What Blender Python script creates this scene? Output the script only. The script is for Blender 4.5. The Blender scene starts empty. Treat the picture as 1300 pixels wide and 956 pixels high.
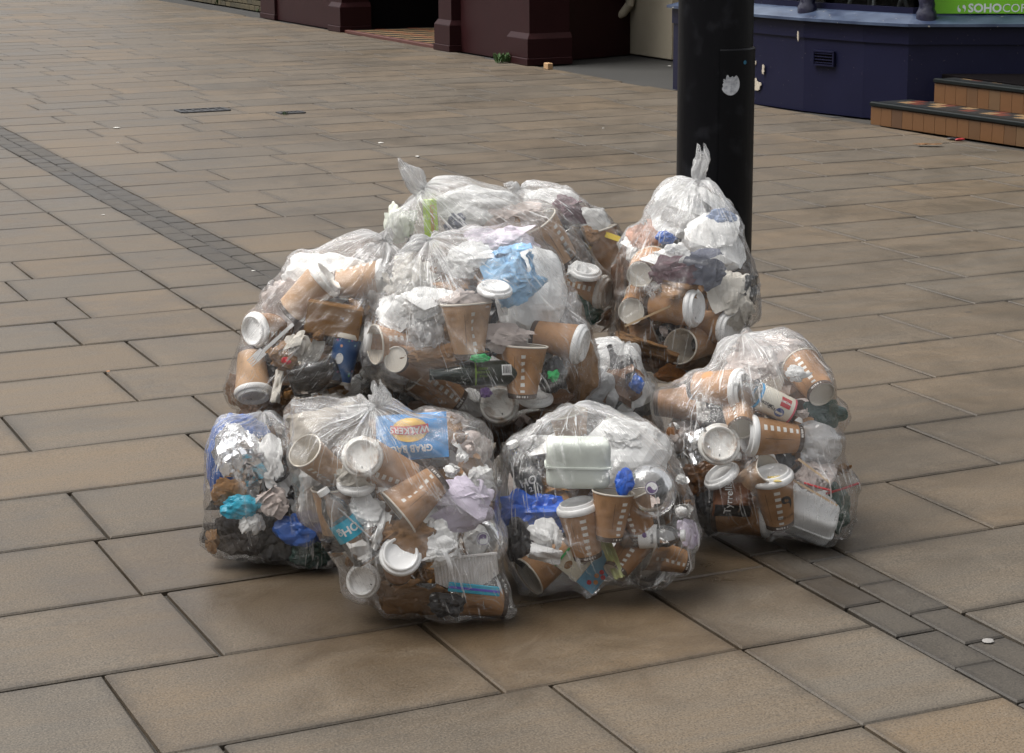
import bpy, bmesh, math, random
import numpy as np
from mathutils import Vector, Matrix, noise as mnoise

R_ = math.radians
SC = bpy.context.scene
COL = SC.collection

# ------------------------------------------------------------------ camera
FPX, CAM_H = 2600.0, 1.65            # focal length in photo pixels, eye height in metres
YAW, PITCH, ROLL = R_(24.85), R_(12.51), R_(-0.31)
C0 = np.array([0.0, 0.0, CAM_H])
FW = np.array([math.sin(YAW) * math.cos(PITCH), math.cos(YAW) * math.cos(PITCH), -math.sin(PITCH)])
_r0 = np.array([math.cos(YAW), -math.sin(YAW), 0.0])
_u0 = np.cross(_r0, FW)
RT = math.cos(ROLL) * _r0 + math.sin(ROLL) * _u0
UP = np.cross(RT, FW)
cam_data = bpy.data.cameras.new('camera')
cam = bpy.data.objects.new('camera', cam_data)
COL.objects.link(cam)
m = Matrix.Identity(4)
for i in range(3):
    m[i][0], m[i][1], m[i][2], m[i][3] = RT[i], UP[i], -FW[i], C0[i]
cam.matrix_world = m
cam_data.sensor_width = 36.0
cam_data.lens = FPX / 1300.0 * 36.0
cam_data.shift_y = -(478.0 - 433.0) / 1300.0
cam_data.clip_start, cam_data.clip_end = 0.1, 500.0
SC.camera = cam

# ------------------------------------------------------------------ light
SUN_EL, SUN_AZ = R_(62), R_(-70)     # azimuth from +Y towards +X
w = bpy.data.worlds.new('World')
SC.world = w
w.use_nodes = True
nt = w.node_tree
sky = nt.nodes.new('ShaderNodeTexSky')
sky.sky_type = 'NISHITA'
sky.sun_disc = False
sky.sun_elevation, sky.sun_rotation = SUN_EL, SUN_AZ
sky.dust_density, sky.air_density = 5.0, 1.0
hs = nt.nodes.new('ShaderNodeHueSaturation')
hs.inputs['Saturation'].default_value = 0.12       # overcast: the same sky through grey cloud
nt.links.new(sky.outputs[0], hs.inputs['Color'])
nt.links.new(hs.outputs[0], nt.nodes['Background'].inputs[0])
nt.nodes['Background'].inputs[1].default_value = 0.11
sd = bpy.data.lights.new('sun', 'SUN')
sd.energy, sd.angle, sd.color = 1.6, R_(35), (1.0, 0.965, 0.91)
sun = bpy.data.objects.new('sun', sd)
COL.objects.link(sun)
sdir = Vector((math.sin(SUN_AZ) * math.cos(SUN_EL), math.cos(SUN_AZ) * math.cos(SUN_EL), math.sin(SUN_EL)))
sun.rotation_euler = sdir.to_track_quat('Z', 'Y').to_euler()
sun.location = (0, 0, 20)
SC.view_settings.view_transform = 'Standard'
SC.view_settings.look = 'None'
SC.view_settings.exposure = 1.22
SC.view_settings.gamma = 1.0
SC.render.engine = 'CYCLES'
SC.cycles.max_bounces = 7
SC.cycles.diffuse_bounces = 3
SC.cycles.glossy_bounces = 3
SC.cycles.transmission_bounces = 4
SC.cycles.transparent_max_bounces = 24
SC.cycles.caustics_reflective = False
SC.cycles.caustics_refractive = False
SC.cycles.use_denoising = True


# ------------------------------------------------------------------ helpers
def at(px, py, d):
    """the place that lies d metres in front of the lens plane, seen at a photo pixel"""
    return C0 + d * (FW + RT * (px - 650) / FPX - UP * (py - 433) / FPX)


def ground(px, py, z=0.0):
    v = FW + RT * (px - 650) / FPX - UP * (py - 433) / FPX
    return C0 + v * (z - CAM_H) / v[2]


class N:
    """tiny node-building helper"""
    def __init__(s, name):
        s.m = bpy.data.materials.new(name)
        s.m.use_nodes = True
        s.t = s.m.node_tree
        s.t.nodes.clear()
        s.out = s.t.nodes.new('ShaderNodeOutputMaterial')

    def n(s, typ, ins=None, **kw):
        x = s.t.nodes.new('ShaderNode' + typ)
        for k, v in kw.items():
            setattr(x, k, v)
        for k, v in (ins or {}).items():
            s.set(x.inputs[k], v)
        return x

    def set(s, sock, v):
        if hasattr(v, 'is_output') or isinstance(v, bpy.types.NodeSocket):
            s.t.links.new(v, sock)
        elif isinstance(v, (tuple, list)) and len(v) == 3 and sock.type == 'RGBA':
            sock.default_value = (*v, 1)
        else:
            sock.default_value = v

    def math(s, op, a, b=0.0, c=None, clamp=False):
        x = s.t.nodes.new('ShaderNodeMath')
        x.operation, x.use_clamp = op, clamp
        s.set(x.inputs[0], a)
        s.set(x.inputs[1], b)
        if c is not None:
            s.set(x.inputs[2], c)
        return x.outputs[0]

    def mix(s, f, a, b, blend='MIX'):
        x = s.t.nodes.new('ShaderNodeMix')
        x.data_type, x.blend_type = 'RGBA', blend
        s.set(x.inputs[0], f)
        s.set(x.inputs[6], a)
        s.set(x.inputs[7], b)
        return x.outputs[2]

    def ramp(s, f, *stops):
        x = s.t.nodes.new('ShaderNodeValToRGB')
        e = x.color_ramp.elements
        while len(e) < len(stops):
            e.new(0.5)
        for q, (p, c) in zip(e, stops):
            q.position = p
            q.color = (*c, 1) if isinstance(c, (tuple, list)) else (c, c, c, 1)
        s.set(x.inputs[0], f)
        return x.outputs[0]

    def coord(s, which='Object'):
        return s.n('TexCoord').outputs[which]

    def noise(s, vec, scale, detail=3, dist=0.0, rough=0.5):
        return s.n('TexNoise', {'Vector': vec, 'Scale': scale, 'Detail': detail, 'Distortion': dist, 'Roughness': rough}).outputs[0]

    def vscale(s, vec, sc):
        return s.n('Mapping', {'Vector': vec, 'Scale': sc}).outputs[0]

    def bump(s, h, strength=0.3, dist=0.01, normal=None):
        ins = {'Height': h, 'Strength': strength, 'Distance': dist}
        if normal is not None:
            ins['Normal'] = normal
        return s.n('Bump', ins).outputs[0]

    def pbr(s, color, rough=0.6, normal=None, spec=0.5, metal=0.0):
        ins = {'Base Color': color, 'Roughness': rough, 'Specular IOR Level': spec, 'Metallic': metal}
        if normal is not None:
            ins['Normal'] = normal
        b = s.n('BsdfPrincipled', ins)
        s.t.links.new(b.outputs[0], s.out.inputs[0])
        return s.m


MATS = {}


def plain(name, color, rough=0.6, spec=0.4, var=0.15, scale=30, bump=0.0, metal=0.0, bscale=60):
    """a painted / printed / paper colour with uneven tone and fine relief"""
    if name in MATS:
        return MATS[name]
    k = N(name)
    co = k.coord()
    f = k.noise(co, scale, 4)
    c = k.mix(k.math('MULTIPLY', f, var * 2), color, tuple(x * 0.6 for x in color))
    nrm = k.bump(k.noise(co, bscale, 4), bump, 0.005) if bump else None
    MATS[name] = k.pbr(c, rough, nrm, spec, metal)
    return MATS[name]


def tri(x):
    return np.abs((x % 2.0) - 1.0)


def rng(seed):
    return np.random.default_rng(seed)


# --- raw shapes: (verts (n,3), faces list)
def lathe(profile, n=28, a0=0.0, a1=2 * math.pi):
    full = abs(a1 - a0 - 2 * math.pi) < 1e-6
    cols = n if full else n + 1
    a = a0 + (a1 - a0) * np.arange(cols) / n
    V = np.array([[r * math.cos(t), r * math.sin(t), z] for (r, z) in profile for t in a])
    Fs = []
    for i in range(len(profile) - 1):
        for j in range(n):
            j2 = (j + 1) % cols
            q = [i * cols + j, i * cols + j2, (i + 1) * cols + j2, (i + 1) * cols + j]
            Fs.append(q)
    return V, Fs


def box(cx, cy, cz, sx, sy, sz, bev=0.0):
    x, y, z = sx / 2, sy / 2, sz / 2
    if bev <= 0:
        V = np.array([[cx + a * x, cy + b * y, cz + c * z] for c in (-1, 1) for b in (-1, 1) for a in (-1, 1)])
        return V, [[0, 2, 3, 1], [4, 5, 7, 6], [0, 1, 5, 4], [2, 6, 7, 3], [0, 4, 6, 2], [1, 3, 7, 5]]
    b = min(bev, x * .9, y * .9, z * .9)
    V, Fs = [], []
    ring = lambda X, Y, Z: [(cx - X, cy - Y, cz + Z), (cx + X, cy - Y, cz + Z), (cx + X, cy + Y, cz + Z), (cx - X, cy + Y, cz + Z)]
    for X, Y, Z in ((x - b, y - b, -z), (x, y, -z + b), (x, y, z - b), (x - b, y - b, z)):
        V += ring(X, Y, Z)
    Fs.append([3, 2, 1, 0])
    for k in range(3):
        for j in range(4):
            Fs.append([k * 4 + j, k * 4 + (j + 1) % 4, k * 4 + 4 + (j + 1) % 4, k * 4 + 4 + j])
    Fs.append([12, 13, 14, 15])
    return np.array(V), Fs


def merge(*ms):
    V, Fs, o = [], [], 0
    for v, f in ms:
        V.append(v)
        Fs += [[i + o for i in q] for q in f]
        o += len(v)
    return np.vstack(V), Fs


_ico = {}


def ico(sub):
    if sub not in _ico:
        bm = bmesh.new()
        bmesh.ops.create_icosphere(bm, subdivisions=sub, radius=1.0)
        _ico[sub] = (np.array([v.co[:] for v in bm.verts]), [[v.index for v in f.verts] for f in bm.faces])
        bm.free()
    return _ico[sub]


def crumple(seed, sx, sy, sz, amp=0.45, sub=4, k=16):
    """a balled-up sheet: sharp random creases all round"""
    g = rng(seed)
    v, f = ico(sub)
    d = np.zeros(len(v))
    for _ in range(k):
        nrm = g.normal(size=3)
        nrm /= np.linalg.norm(nrm)
        fr = g.uniform(0.6, 3.2)
        d += tri((v @ nrm) * fr + g.uniform(0, 2)) / fr
    d -= d.mean()
    d /= d.std() + 1e-6
    if sub > 3:
        h = np.zeros(len(v))
        for _ in range(16):
            nrm = g.normal(size=3)
            nrm /= np.linalg.norm(nrm)
            fr = g.uniform(2.5, 7.5)
            h += tri((v @ nrm) * fr + g.uniform(0, 2) + .5 * np.sin(v @ g.normal(size=3) * 2)) / fr
        h -= h.mean()
        d = d * .9 + .42 * h / (h.std() + 1e-6)
    r = np.clip(1.0 + amp * 0.36 * d, 0.4, 1.75)
    return v * r[:, None] * np.array([sx, sy, sz]) / 2, f


def wad(seed, sx, sy, sz, amp=0.5):
    """a loosely balled napkin: overlapping creased leaves with free edges round a crumpled heart"""
    g = rng(seed)
    ms = []
    v, f = crumple(seed + 7, 1.25, 1.25, 1.25, amp * .8, 3, 12)
    ms.append((v, f))
    n = 15
    for _ in range(7):
        c = g.normal(size=3)
        c[0] = abs(c[0]) + .35
        c /= np.linalg.norm(c)
        t = np.cross(c, g.normal(size=3))
        t /= np.linalg.norm(t)
        b = np.cross(c, t)
        u, w_ = np.meshgrid(np.linspace(-1, 1, n), np.linspace(-1, 1, n))
        ext = g.uniform(.6, 1.5)
        d = c + ext * (u[..., None] * t + w_[..., None] * b * g.uniform(.45, 1))
        d /= np.linalg.norm(d, axis=-1, keepdims=True) ** g.uniform(.55, 1)
        r = np.full(u.shape, g.uniform(.70, .98)) + g.uniform(-.2, .2) * u + g.uniform(-.2, .2) * w_
        for _k in range(13):
            a = g.uniform(0, math.pi)
            fr = g.uniform(.8, 5.5)
            r = r + amp * .26 * (tri((u * math.cos(a) + w_ * math.sin(a)) * fr + g.uniform(0, 2)) - .5) / fr
        r = r + .06 * np.maximum(np.abs(u), np.abs(w_)) ** 4 * g.uniform(-.5, 1)
        P = (d * np.clip(r, .4, 1.2)[..., None]).reshape(-1, 3)
        ms.append((P, [[j * n + i, j * n + i + 1, (j + 1) * n + i + 1, (j + 1) * n + i] for j in range(n - 1) for i in range(n - 1)]))
    V, F_ = merge(*ms)
    return V * np.array([sx, sy, sz]) / 2, F_


def sheet(seed, w, h, bulge=0.02, amp=0.008, nx=16, nz=14, k=9, torn=0.0):
    """a creased sheet in the YZ plane facing +X"""
    g = rng(seed)
    y, z = np.meshgrid(np.linspace(-1, 1, nx), np.linspace(-1, 1, nz))
    x = np.zeros_like(y)
    for _ in range(k):
        a = g.uniform(0, math.pi)
        fr = g.uniform(.5, 2.2)
        x += amp * tri((y * math.cos(a) + z * math.sin(a)) * fr + g.uniform(0, 2)) / fr * 1.6
    a = g.uniform(0, math.pi)
    x -= bulge * (y * math.cos(a) + z * math.sin(a)) ** 2
    ex = 1 + torn * g.uniform(-1, 1, y.shape)
    V = np.stack([x, y * w / 2 * ex, z * h / 2 * ex], -1).reshape(-1, 3)
    Fs = [[j * nx + i, j * nx + i + 1, (j + 1) * nx + i + 1, (j + 1) * nx + i] for j in range(nz - 1) for i in range(nx - 1)]
    return V, Fs


def rounded(sx, sy, sz, e=0.25, n=26, half=None):
    """soft-cornered box"""
    V, Fs = [], []
    sg = lambda c, p: math.copysign(abs(c) ** p, c)
    m_ = n // 2
    lo, hi = (-math.pi / 2, math.pi / 2) if half is None else ((0, math.pi / 2) if half > 0 else (-math.pi / 2, 0))
    for i in range(m_ + 1):
        b = lo + (hi - lo) * i / m_
        for j in range(n):
            a = 2 * math.pi * j / n
            V.append((sx / 2 * sg(math.cos(b), e) * sg(math.cos(a), e), sy / 2 * sg(math.cos(b), e) * sg(math.sin(a), e), sz / 2 * sg(math.sin(b), e)))
    for i in range(m_):
        for j in range(n):
            j2 = (j + 1) % n
            Fs.append([i * n + j, i * n + j2, (i + 1) * n + j2, (i + 1) * n + j])
    return np.array(V), Fs


def tube(pts, r, n=8, cap=True):
    pts = [np.array(p, float) for p in pts]
    V, Fs = [], []
    for i, p in enumerate(pts):
        t = pts[min(i + 1, len(pts) - 1)] - pts[max(i - 1, 0)]
        t /= np.linalg.norm(t)
        a = np.cross(t, [0.31, 0.2, 0.93])
        a /= np.linalg.norm(a)
        b = np.cross(t, a)
        rr = r[i] if isinstance(r, (list, tuple)) else r
        for j in range(n):
            q = 2 * math.pi * j / n
            V.append(p + rr * (math.cos(q) * a + math.sin(q) * b))
    for i in range(len(pts) - 1):
        for j in range(n):
            Fs.append([i * n + j, i * n + (j + 1) % n, (i + 1) * n + (j + 1) % n, (i + 1) * n + j])
    if cap:
        Fs.append(list(range(n))[::-1])
        Fs.append([(len(pts) - 1) * n + j for j in range(n)])
    return np.array(V), Fs


def prism(poly, z0, z1):
    n = len(poly)
    V = np.array([(x, y, z0) for x, y in poly] + [(x, y, z1) for x, y in poly])
    return V, [list(range(n))[::-1], list(range(n, 2 * n))] + [[j, (j + 1) % n, n + (j + 1) % n, n + j] for j in range(n)]


_txt = {}


def text(s, height, fat=0.0):
    """lettering as a flat mesh in YZ (reads left to right along +Y, faces +X), cap height in metres"""
    key = (s, height, fat)
    if key not in _txt:
        cu = bpy.data.curves.new('lettering', 'FONT')
        cu.body, cu.size, cu.offset = s, 1.0, fat
        cu.align_x, cu.align_y = 'CENTER', 'CENTER'
        cu.resolution_u = 3
        ob = bpy.data.objects.new('lettering', cu)
        COL.objects.link(ob)
        dg = bpy.context.evaluated_depsgraph_get()
        me = bpy.data.meshes.new_from_object(ob.evaluated_get(dg))
        v = np.array([x.co[:] for x in me.vertices])
        f = [list(p.vertices) for p in me.polygons]
        bpy.data.objects.remove(ob)
        bpy.data.curves.remove(cu)
        bpy.data.meshes.remove(me)
        k = height / 0.72
        _txt[key] = (np.stack([np.zeros(len(v)), v[:, 0] * k, v[:, 1] * k], -1), f)
    v, f = _txt[key]
    return v.copy(), f


def rotx(v, a):
    c, s = math.cos(a), math.sin(a)
    return np.stack([v[:, 0], c * v[:, 1] - s * v[:, 2], s * v[:, 1] + c * v[:, 2]], -1)


def bend(v, R, a0=0.0, off=0.0008):
    """wrap a flat YZ mesh round a cylinder of radius R about Z"""
    a = v[:, 1] / R + a0
    return np.stack([(R + off + v[:, 0]) * np.cos(a), (R + off + v[:, 0]) * np.sin(a), v[:, 2]], -1)


def disc(r, n=24, ry=None):
    a = 2 * np.pi * np.arange(n) / n
    return np.stack([np.zeros(n), r * np.cos(a), (ry or r) * np.sin(a)], -1), [list(range(n))]


def swirl(r):
    """the curling comma of the coffee-shop mark (in YZ)"""
    o = []
    for t in np.linspace(-90, 90, 13):
        o.append((r * math.cos(R_(t)), r * math.sin(R_(t))))
    for t in np.linspace(90, 270, 9):
        o.append((.5 * r * math.cos(R_(t)), .5 * r + .5 * r * math.sin(R_(t))))
    for t in np.linspace(90, -90, 9)[1:-1]:
        o.append((.5 * r * math.cos(R_(t)), -.5 * r + .5 * r * math.sin(R_(t))))
    v = np.array([(0, y, z) for y, z in o])
    # split into small quads by pairing the outer arc with the S line
    n = 13
    outer = v[:n]
    inner = np.vstack([v[n:]])
    idx = np.linspace(0, len(inner) - 1, n).round().astype(int)
    inner = inner[idx][::-1]
    V = np.vstack([outer, inner])
    return V, [[i, i + 1, n + i + 1, n + i] for i in range(n - 1)]


def mesh(name, V, Fs, mats, smooth=True, sharp=35, attrs=None, mi=None):
    me = bpy.data.meshes.new(name)
    me.from_pydata([tuple(map(float, v)) for v in V], [], Fs)
    for mm in (mats if isinstance(mats, (list, tuple)) else [mats]):
        me.materials.append(mm)
    if mi is not None:
        me.polygons.foreach_set('material_index', np.asarray(mi, dtype=np.int32))
    if smooth:
        me.polygons.foreach_set('use_smooth', np.ones(len(Fs), dtype=bool))
        if sharp:
            me.set_sharp_from_angle(angle=R_(sharp))
    for k, (typ, data) in (attrs or {}).items():
        a = me.attributes.new(k, typ, 'POINT')
        a.data.foreach_set('vector' if typ == 'FLOAT_VECTOR' else 'value', np.asarray(data, dtype=np.float32).ravel())
    me.update()
    return me


def link(name, data, parent=None, label=None, cat=None, group=None, kind=None, mw=None):
    o = bpy.data.objects.new(name, data)
    COL.objects.link(o)
    if parent is not None:
        o.parent = parent
    if mw is not None:
        o.matrix_world = mw
    for k, v in (('label', label), ('category', cat), ('group', group), ('kind', kind)):
        if v:
            o[k] = v
    return o


def obj(name, VF, mats, parent=None, smooth=True, sharp=35, **kw):
    return link(name, mesh(name, VF[0], VF[1], mats, smooth, sharp), parent, **kw)


def wall_run(path, z0, z1, thick, rise=0.0):
    """an upright slab following a ground path; its front is the path, its body lies to the right of it"""
    P = [np.array(p, float) for p in path]
    nrm = []
    for i in range(len(P)):
        t = P[min(i + 1, len(P) - 1)] - P[max(i - 1, 0)]
        t /= np.linalg.norm(t)
        nrm.append(np.array([t[1], -t[0]]))
    poly = [tuple(p) for p in P] + [tuple(p + thick * q) for p, q in list(zip(P, nrm))[::-1]]
    n = len(P)
    V = [(x, y, z + (rise if (z == z1 and i >= n) else 0)) for z in (z0, z1) for i, (x, y) in enumerate(poly)]
    L = 2 * n
    Fs = []
    for i in range(n - 1):
        a, b, c, d = i, i + 1, L - 2 - i, L - 1 - i
        Fs.append([a, d, c, b])
        Fs.append([L + a, L + b, L + c, L + d])
    for j in range(L):
        Fs.append([j, (j + 1) % L, L + (j + 1) % L, L + j])
    return np.array(V), Fs


# ================================================================== materials of the setting
def slab_mat(name, base, alt, island):
    k = N(name)
    co = k.coord('Object') if not island else k.n('NewGeometry').outputs['Position']
    pos = k.n('NewGeometry').outputs['Position']
    rnd = k.n('NewGeometry').outputs['Random Per Island'] if island else k.n('ObjectInfo').outputs['Random']
    edge = k.n('Attribute', attribute_name='edge').outputs['Fac']
    big = k.noise(pos, 1.1, 5, 0.5, .6)
    mid = k.noise(pos, 5.0, 5, 0.6, .65)
    band = k.noise(k.vscale(pos, (2.2, 13.0, 1)), 1.0, 5, 0.6)
    grain = k.noise(pos, 210, 2)
    grain2 = k.noise(pos, 90, 3)
    t = k.math('ADD', k.math('MULTIPLY', rnd, 0.75), k.math('MULTIPLY', k.math('SUBTRACT', band, 0.5), 1.3))
    c = k.mix(k.math('ADD', t, 0.1, clamp=True), base, alt)
    br = k.math('FRACT', k.math('MULTIPLY', rnd, 17.3))
    c = k.mix(k.math('MULTIPLY', br, 0.34), c, tuple(v * .45 for v in alt))
    damp = k.ramp(k.math('ADD', k.math('MULTIPLY', big, .6), k.math('MULTIPLY', mid, .4)), (.44, 0.0), (.62, 1.0))
    c = k.mix(k.math('MULTIPLY', damp, 0.5), c, tuple(v * .38 for v in alt))
    c = k.mix(k.ramp(grain, (.5, 0.0), (.68, .5)), c, tuple(v * 1.7 for v in alt))
    c = k.mix(k.ramp(grain, (.33, .6), (.46, 0.0)), c, tuple(v * .25 for v in alt))
    c = k.mix(k.math('MULTIPLY', k.ramp(grain2, (.30, 1.0), (.46, 0.0)), .35), c, tuple(v * .4 for v in alt))
    c = k.mix(k.math('MULTIPLY', k.math('POWER', edge, 2.0), k.math('MULTIPLY', mid, .9)), c, tuple(v * .25 for v in alt))
    spots = k.n('TexVoronoi', {'Vector': pos, 'Scale': 2.6}).outputs[0]
    c = k.mix(k.math('MULTIPLY', k.ramp(spots, (.036, 1.0), (.055, 0.0)), .6), c, (0.028, 0.026, 0.024))
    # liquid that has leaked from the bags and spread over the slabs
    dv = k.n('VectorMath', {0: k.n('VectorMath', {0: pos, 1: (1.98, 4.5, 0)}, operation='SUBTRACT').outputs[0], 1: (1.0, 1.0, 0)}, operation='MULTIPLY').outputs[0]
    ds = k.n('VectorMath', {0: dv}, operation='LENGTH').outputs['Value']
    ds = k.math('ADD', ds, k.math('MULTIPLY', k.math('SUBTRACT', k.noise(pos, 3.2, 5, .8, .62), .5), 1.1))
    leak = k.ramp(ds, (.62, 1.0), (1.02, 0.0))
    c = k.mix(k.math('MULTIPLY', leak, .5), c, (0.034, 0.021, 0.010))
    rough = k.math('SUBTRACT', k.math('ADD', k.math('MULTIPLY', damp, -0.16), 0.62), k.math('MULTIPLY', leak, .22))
    h = k.math('ADD', k.math('MULTIPLY', grain, 1.0), k.math('MULTIPLY', grain2, 1.0))
    return k.pbr(c, rough, k.bump(h, 0.22, 0.003), 0.45)


SLAB_A, SLAB_B = (0.114, 0.079, 0.045), (0.087, 0.073, 0.056)
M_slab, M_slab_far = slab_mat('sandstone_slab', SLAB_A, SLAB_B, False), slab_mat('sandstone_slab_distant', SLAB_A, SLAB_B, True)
M_block, M_block_far = slab_mat('grey_block', (0.052, 0.043, 0.032), (0.045, 0.038, 0.030), False), slab_mat('grey_block_distant', (0.052, 0.043, 0.032), (0.045, 0.038, 0.030), True)
M_mortar = plain('joint_mortar', (0.035, 0.031, 0.026), 0.95, bump=.4)
M_asphalt = plain('asphalt', (0.034, 0.033, 0.031), 0.8, var=.5, scale=1.5, bump=.5, bscale=180)

# ================================================================== ground and pavement
gv = np.array([(-150, -150, -.05), (150, -150, -.05), (150, 250, -.05), (-150, 250, -.05)], float)
obj('ground', (gv, [[0, 1, 2, 3]]), M_mortar, smooth=False, kind='structure')
bed = box(3.2, 20.0, -0.03, 20.4, 38.0, 0.03)
pavement = obj('pavement', bed, M_mortar, smooth=False, kind='structure')

random.seed(5)
slabs = []                          # x0, x1, y0, y1
FRONT = 8.36
for side in ('left', 'right'):
    for k in range(-6, 70):
        if side == 'left':
            y0, y1 = 4.135 + .4655 * k, 4.135 + .4655 * (k + 1)
        else:
            y0, y1 = 4.135 + .4835 * k, 4.135 + .4835 * (k + 1)
        if y0 > 38:
            continue
        if side == 'left':
            slabs.append((2.256, 2.608, y0, y1))
            x = (1.81 if k % 2 == 0 else 1.65) + random.uniform(-.03, .03)
            slabs.append((x, 2.256, y0, y1))
            while x > -6:
                L = random.choice((.62, .62, .62, .5, .72)) + random.uniform(-.02, .02)
                slabs.append((x - L, x, y0, y1))
                x -= L
        else:
            xs = [2.836]
            x = (3.32 if k % 2 == 0 else 3.49) + random.uniform(-.02, .02)
            if random.random() < .12:
                x += .2
            xs.append(x)
            while x < FRONT:
                x += .684 + random.choice((0, 0, 0, .05, -.06))
                xs.append(x)
            for a, b in zip(xs, xs[1:]):
                b = min(b, FRONT)
                if b - a > .06:
                    slabs.append((a, b, y0, y1))


def view(x, y):
    v = np.array([x, y, 0]) - C0
    d = v @ FW
    return (650 + FPX * (v @ RT) / d, 433 - FPX * (v @ UP) / d, d) if d > .5 else (0, 9999, d)


def seen(x0, x1, y0, y1):
    ps = [view(a, b) for a in (x0, x1) for b in (y0, y1)]
    if max(p[0] for p in ps) < -5 or min(p[0] for p in ps) > 1305 or min(p[1] for p in ps) > 960 or max(p[1] for p in ps) < -5:
        return 0.0
    return 1.0 / min(p[2] for p in ps)


def piece_vf(x0, x1, y0, y1, g, top=0.0, depth=.022, chip=0.0025, seed=0):
    r = random.Random(seed)
    a = [(x0 + g + r.uniform(-chip, chip), y0 + g + r.uniform(-chip, chip)), (x1 - g + r.uniform(-chip, chip), y0 + g + r.uniform(-chip, chip)),
         (x1 - g + r.uniform(-chip, chip), y1 - g + r.uniform(-chip, chip)), (x0 + g + r.uniform(-chip, chip), y1 - g + r.uniform(-chip, chip))]
    zt = [top + r.uniform(-.0016, .0016) for _ in range(4)]
    cx, cy = (x0 + x1) / 2, (y0 + y1) / 2
    V = [(x, y, top - depth) for x, y in a]
    V += [(x, y, z - .004) for (x, y), z in zip(a, zt)]
    V += [(x + (cx - x) / abs(cx - x) * .004, y + (cy - y) / abs(cy - y) * .004, z) for (x, y), z in zip(a, zt)]
    Fs = []
    for k in range(2):
        for j in range(4):
            Fs.append([k * 4 + j, k * 4 + (j + 1) % 4, k * 4 + 4 + (j + 1) % 4, k * 4 + 4 + j])
    ins = min(.045, (x1 - x0) * .3, (y1 - y0) * .3)
    V += [(x + (cx - x) / abs(cx - x) * ins, y + (cy - y) / abs(cy - y) * ins, z) for (x, y), z in zip(a, zt)]
    for j in range(4):
        Fs.append([8 + j, 8 + (j + 1) % 4, 12 + (j + 1) % 4, 12 + j])
    Fs.append([12, 13, 14, 15])
    return np.array(V), Fs


EDGE = [1.0] * 12 + [0.0] * 4


def lay(pieces, name, mat_near, mat_far, gap, far_name, limit=300, lo=0.0):
    order = sorted(range(len(pieces)), key=lambda i: -seen(*pieces[i]))
    near = [i for i in order[:limit] if seen(*pieces[i]) > lo]
    far = set(range(len(pieces))) - set(near)
    for i in near:
        x0, x1, y0, y1 = pieces[i]
        V, Fs = piece_vf(*pieces[i], gap * random.uniform(.6, 1.3), seed=i)
        c = np.array([(x0 + x1) / 2, (y0 + y1) / 2, 0])
        o = link(name, mesh(name, V - c, Fs, mat_near, smooth=False, attrs={'edge': ('FLOAT', EDGE)}), pavement)
        o.location = c
    ms = [piece_vf(*pieces[i], gap, seed=i) for i in sorted(far)]
    link(far_name, mesh(far_name, *merge(*ms), mat_far, smooth=False, attrs={'edge': ('FLOAT', EDGE * len(ms))}), pavement, kind='stuff')


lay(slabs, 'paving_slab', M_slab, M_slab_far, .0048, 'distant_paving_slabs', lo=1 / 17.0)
blocks = []
for row, xa in enumerate((2.610, 2.7225)):
    for k in range(-6, 170):
        y = 3.164 + .2105 * k + (.108 if row else 0.0)
        blocks.append((xa, xa + .1115, y, y + .2105))
lay(blocks, 'paving_block', M_block, M_block_far, .003, 'distant_paving_blocks', lo=1 / 13.5)

# drain covers, worn tyre arc and little litter on the slabs
M_iron = plain('cast_iron', (0.03, 0.03, 0.032), 0.5, bump=.5)
for (px, py, L, wd, lab) in ((257, 140.5, .36, .2, 'dark iron drain cover among the distant slabs, wider one at left'),
                             (369, 143.5, .17, .12, 'small square iron drain cover beside moss, right of the wider cover')):
    p = ground(px, py)
    root = link('drain_cover', None, label=lab, cat='drain cover', group='drain covers in the pavement')
    root.location = p
    obj('cover_frame', merge(box(0, wd / 2, .002, L, .03, .012), box(0, -wd / 2, .002, L, .03, .012), box(-L / 2, 0, .003, .03, wd, .012), box(L / 2, 0, .003, .03, wd, .012)), M_iron, root, smooth=False)
    obj('cover_plate', box(0, 0, -.004, L - .03, wd - .03, .012), M_iron, root, smooth=False)
    for j in range(5):
        obj('cover_rib', box((j - 2) * L / 6, 0, .004, .02, wd - .05, .006), M_iron, root, smooth=False)

M_green = plain('weed_green', (0.04, 0.09, 0.02), 0.7, var=.5, scale=20)


def weed(px, py, h, n, label, seed):
    p = ground(px, py)
    g = random.Random(seed)
    V, Fs = [], []
    for _ in range(n):
        a, l = g.uniform(0, 6.28), h * g.uniform(.5, 1.1)
        b = np.array([g.uniform(-1, 1) * h * .9, g.uniform(-1, 1) * h * .5, 0])
        t = b + np.array([math.cos(a) * l * .6, math.sin(a) * l * .6, l])
        s = np.array([-math.sin(a), math.cos(a), 0]) * l * .16
        mid = (b + t) / 2 + np.array([0, 0, l * .15])
        o = len(V)
        V += [b, mid - s, t, mid + s]
        Fs.append([o, o + 1, o + 2, o + 3])
    o = obj('weed', (np.array(V), Fs), M_green, smooth=False, label=label, cat='weed', group='weeds in the pavement cracks')
    o.location = p


weed(640, 80, .10, 70, 'bushy green weed at the foot of the maroon shopfront corner', 1)
weed(362, 146, .03, 16, 'tuft of moss beside the small iron drain cover', 2)
weed(282, 6, .10, 60, 'green weed at the left end of the brick wall foot', 3)
weed(330, 15, .05, 26, 'small weed along the middle of the brick wall foot', 4)

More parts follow.
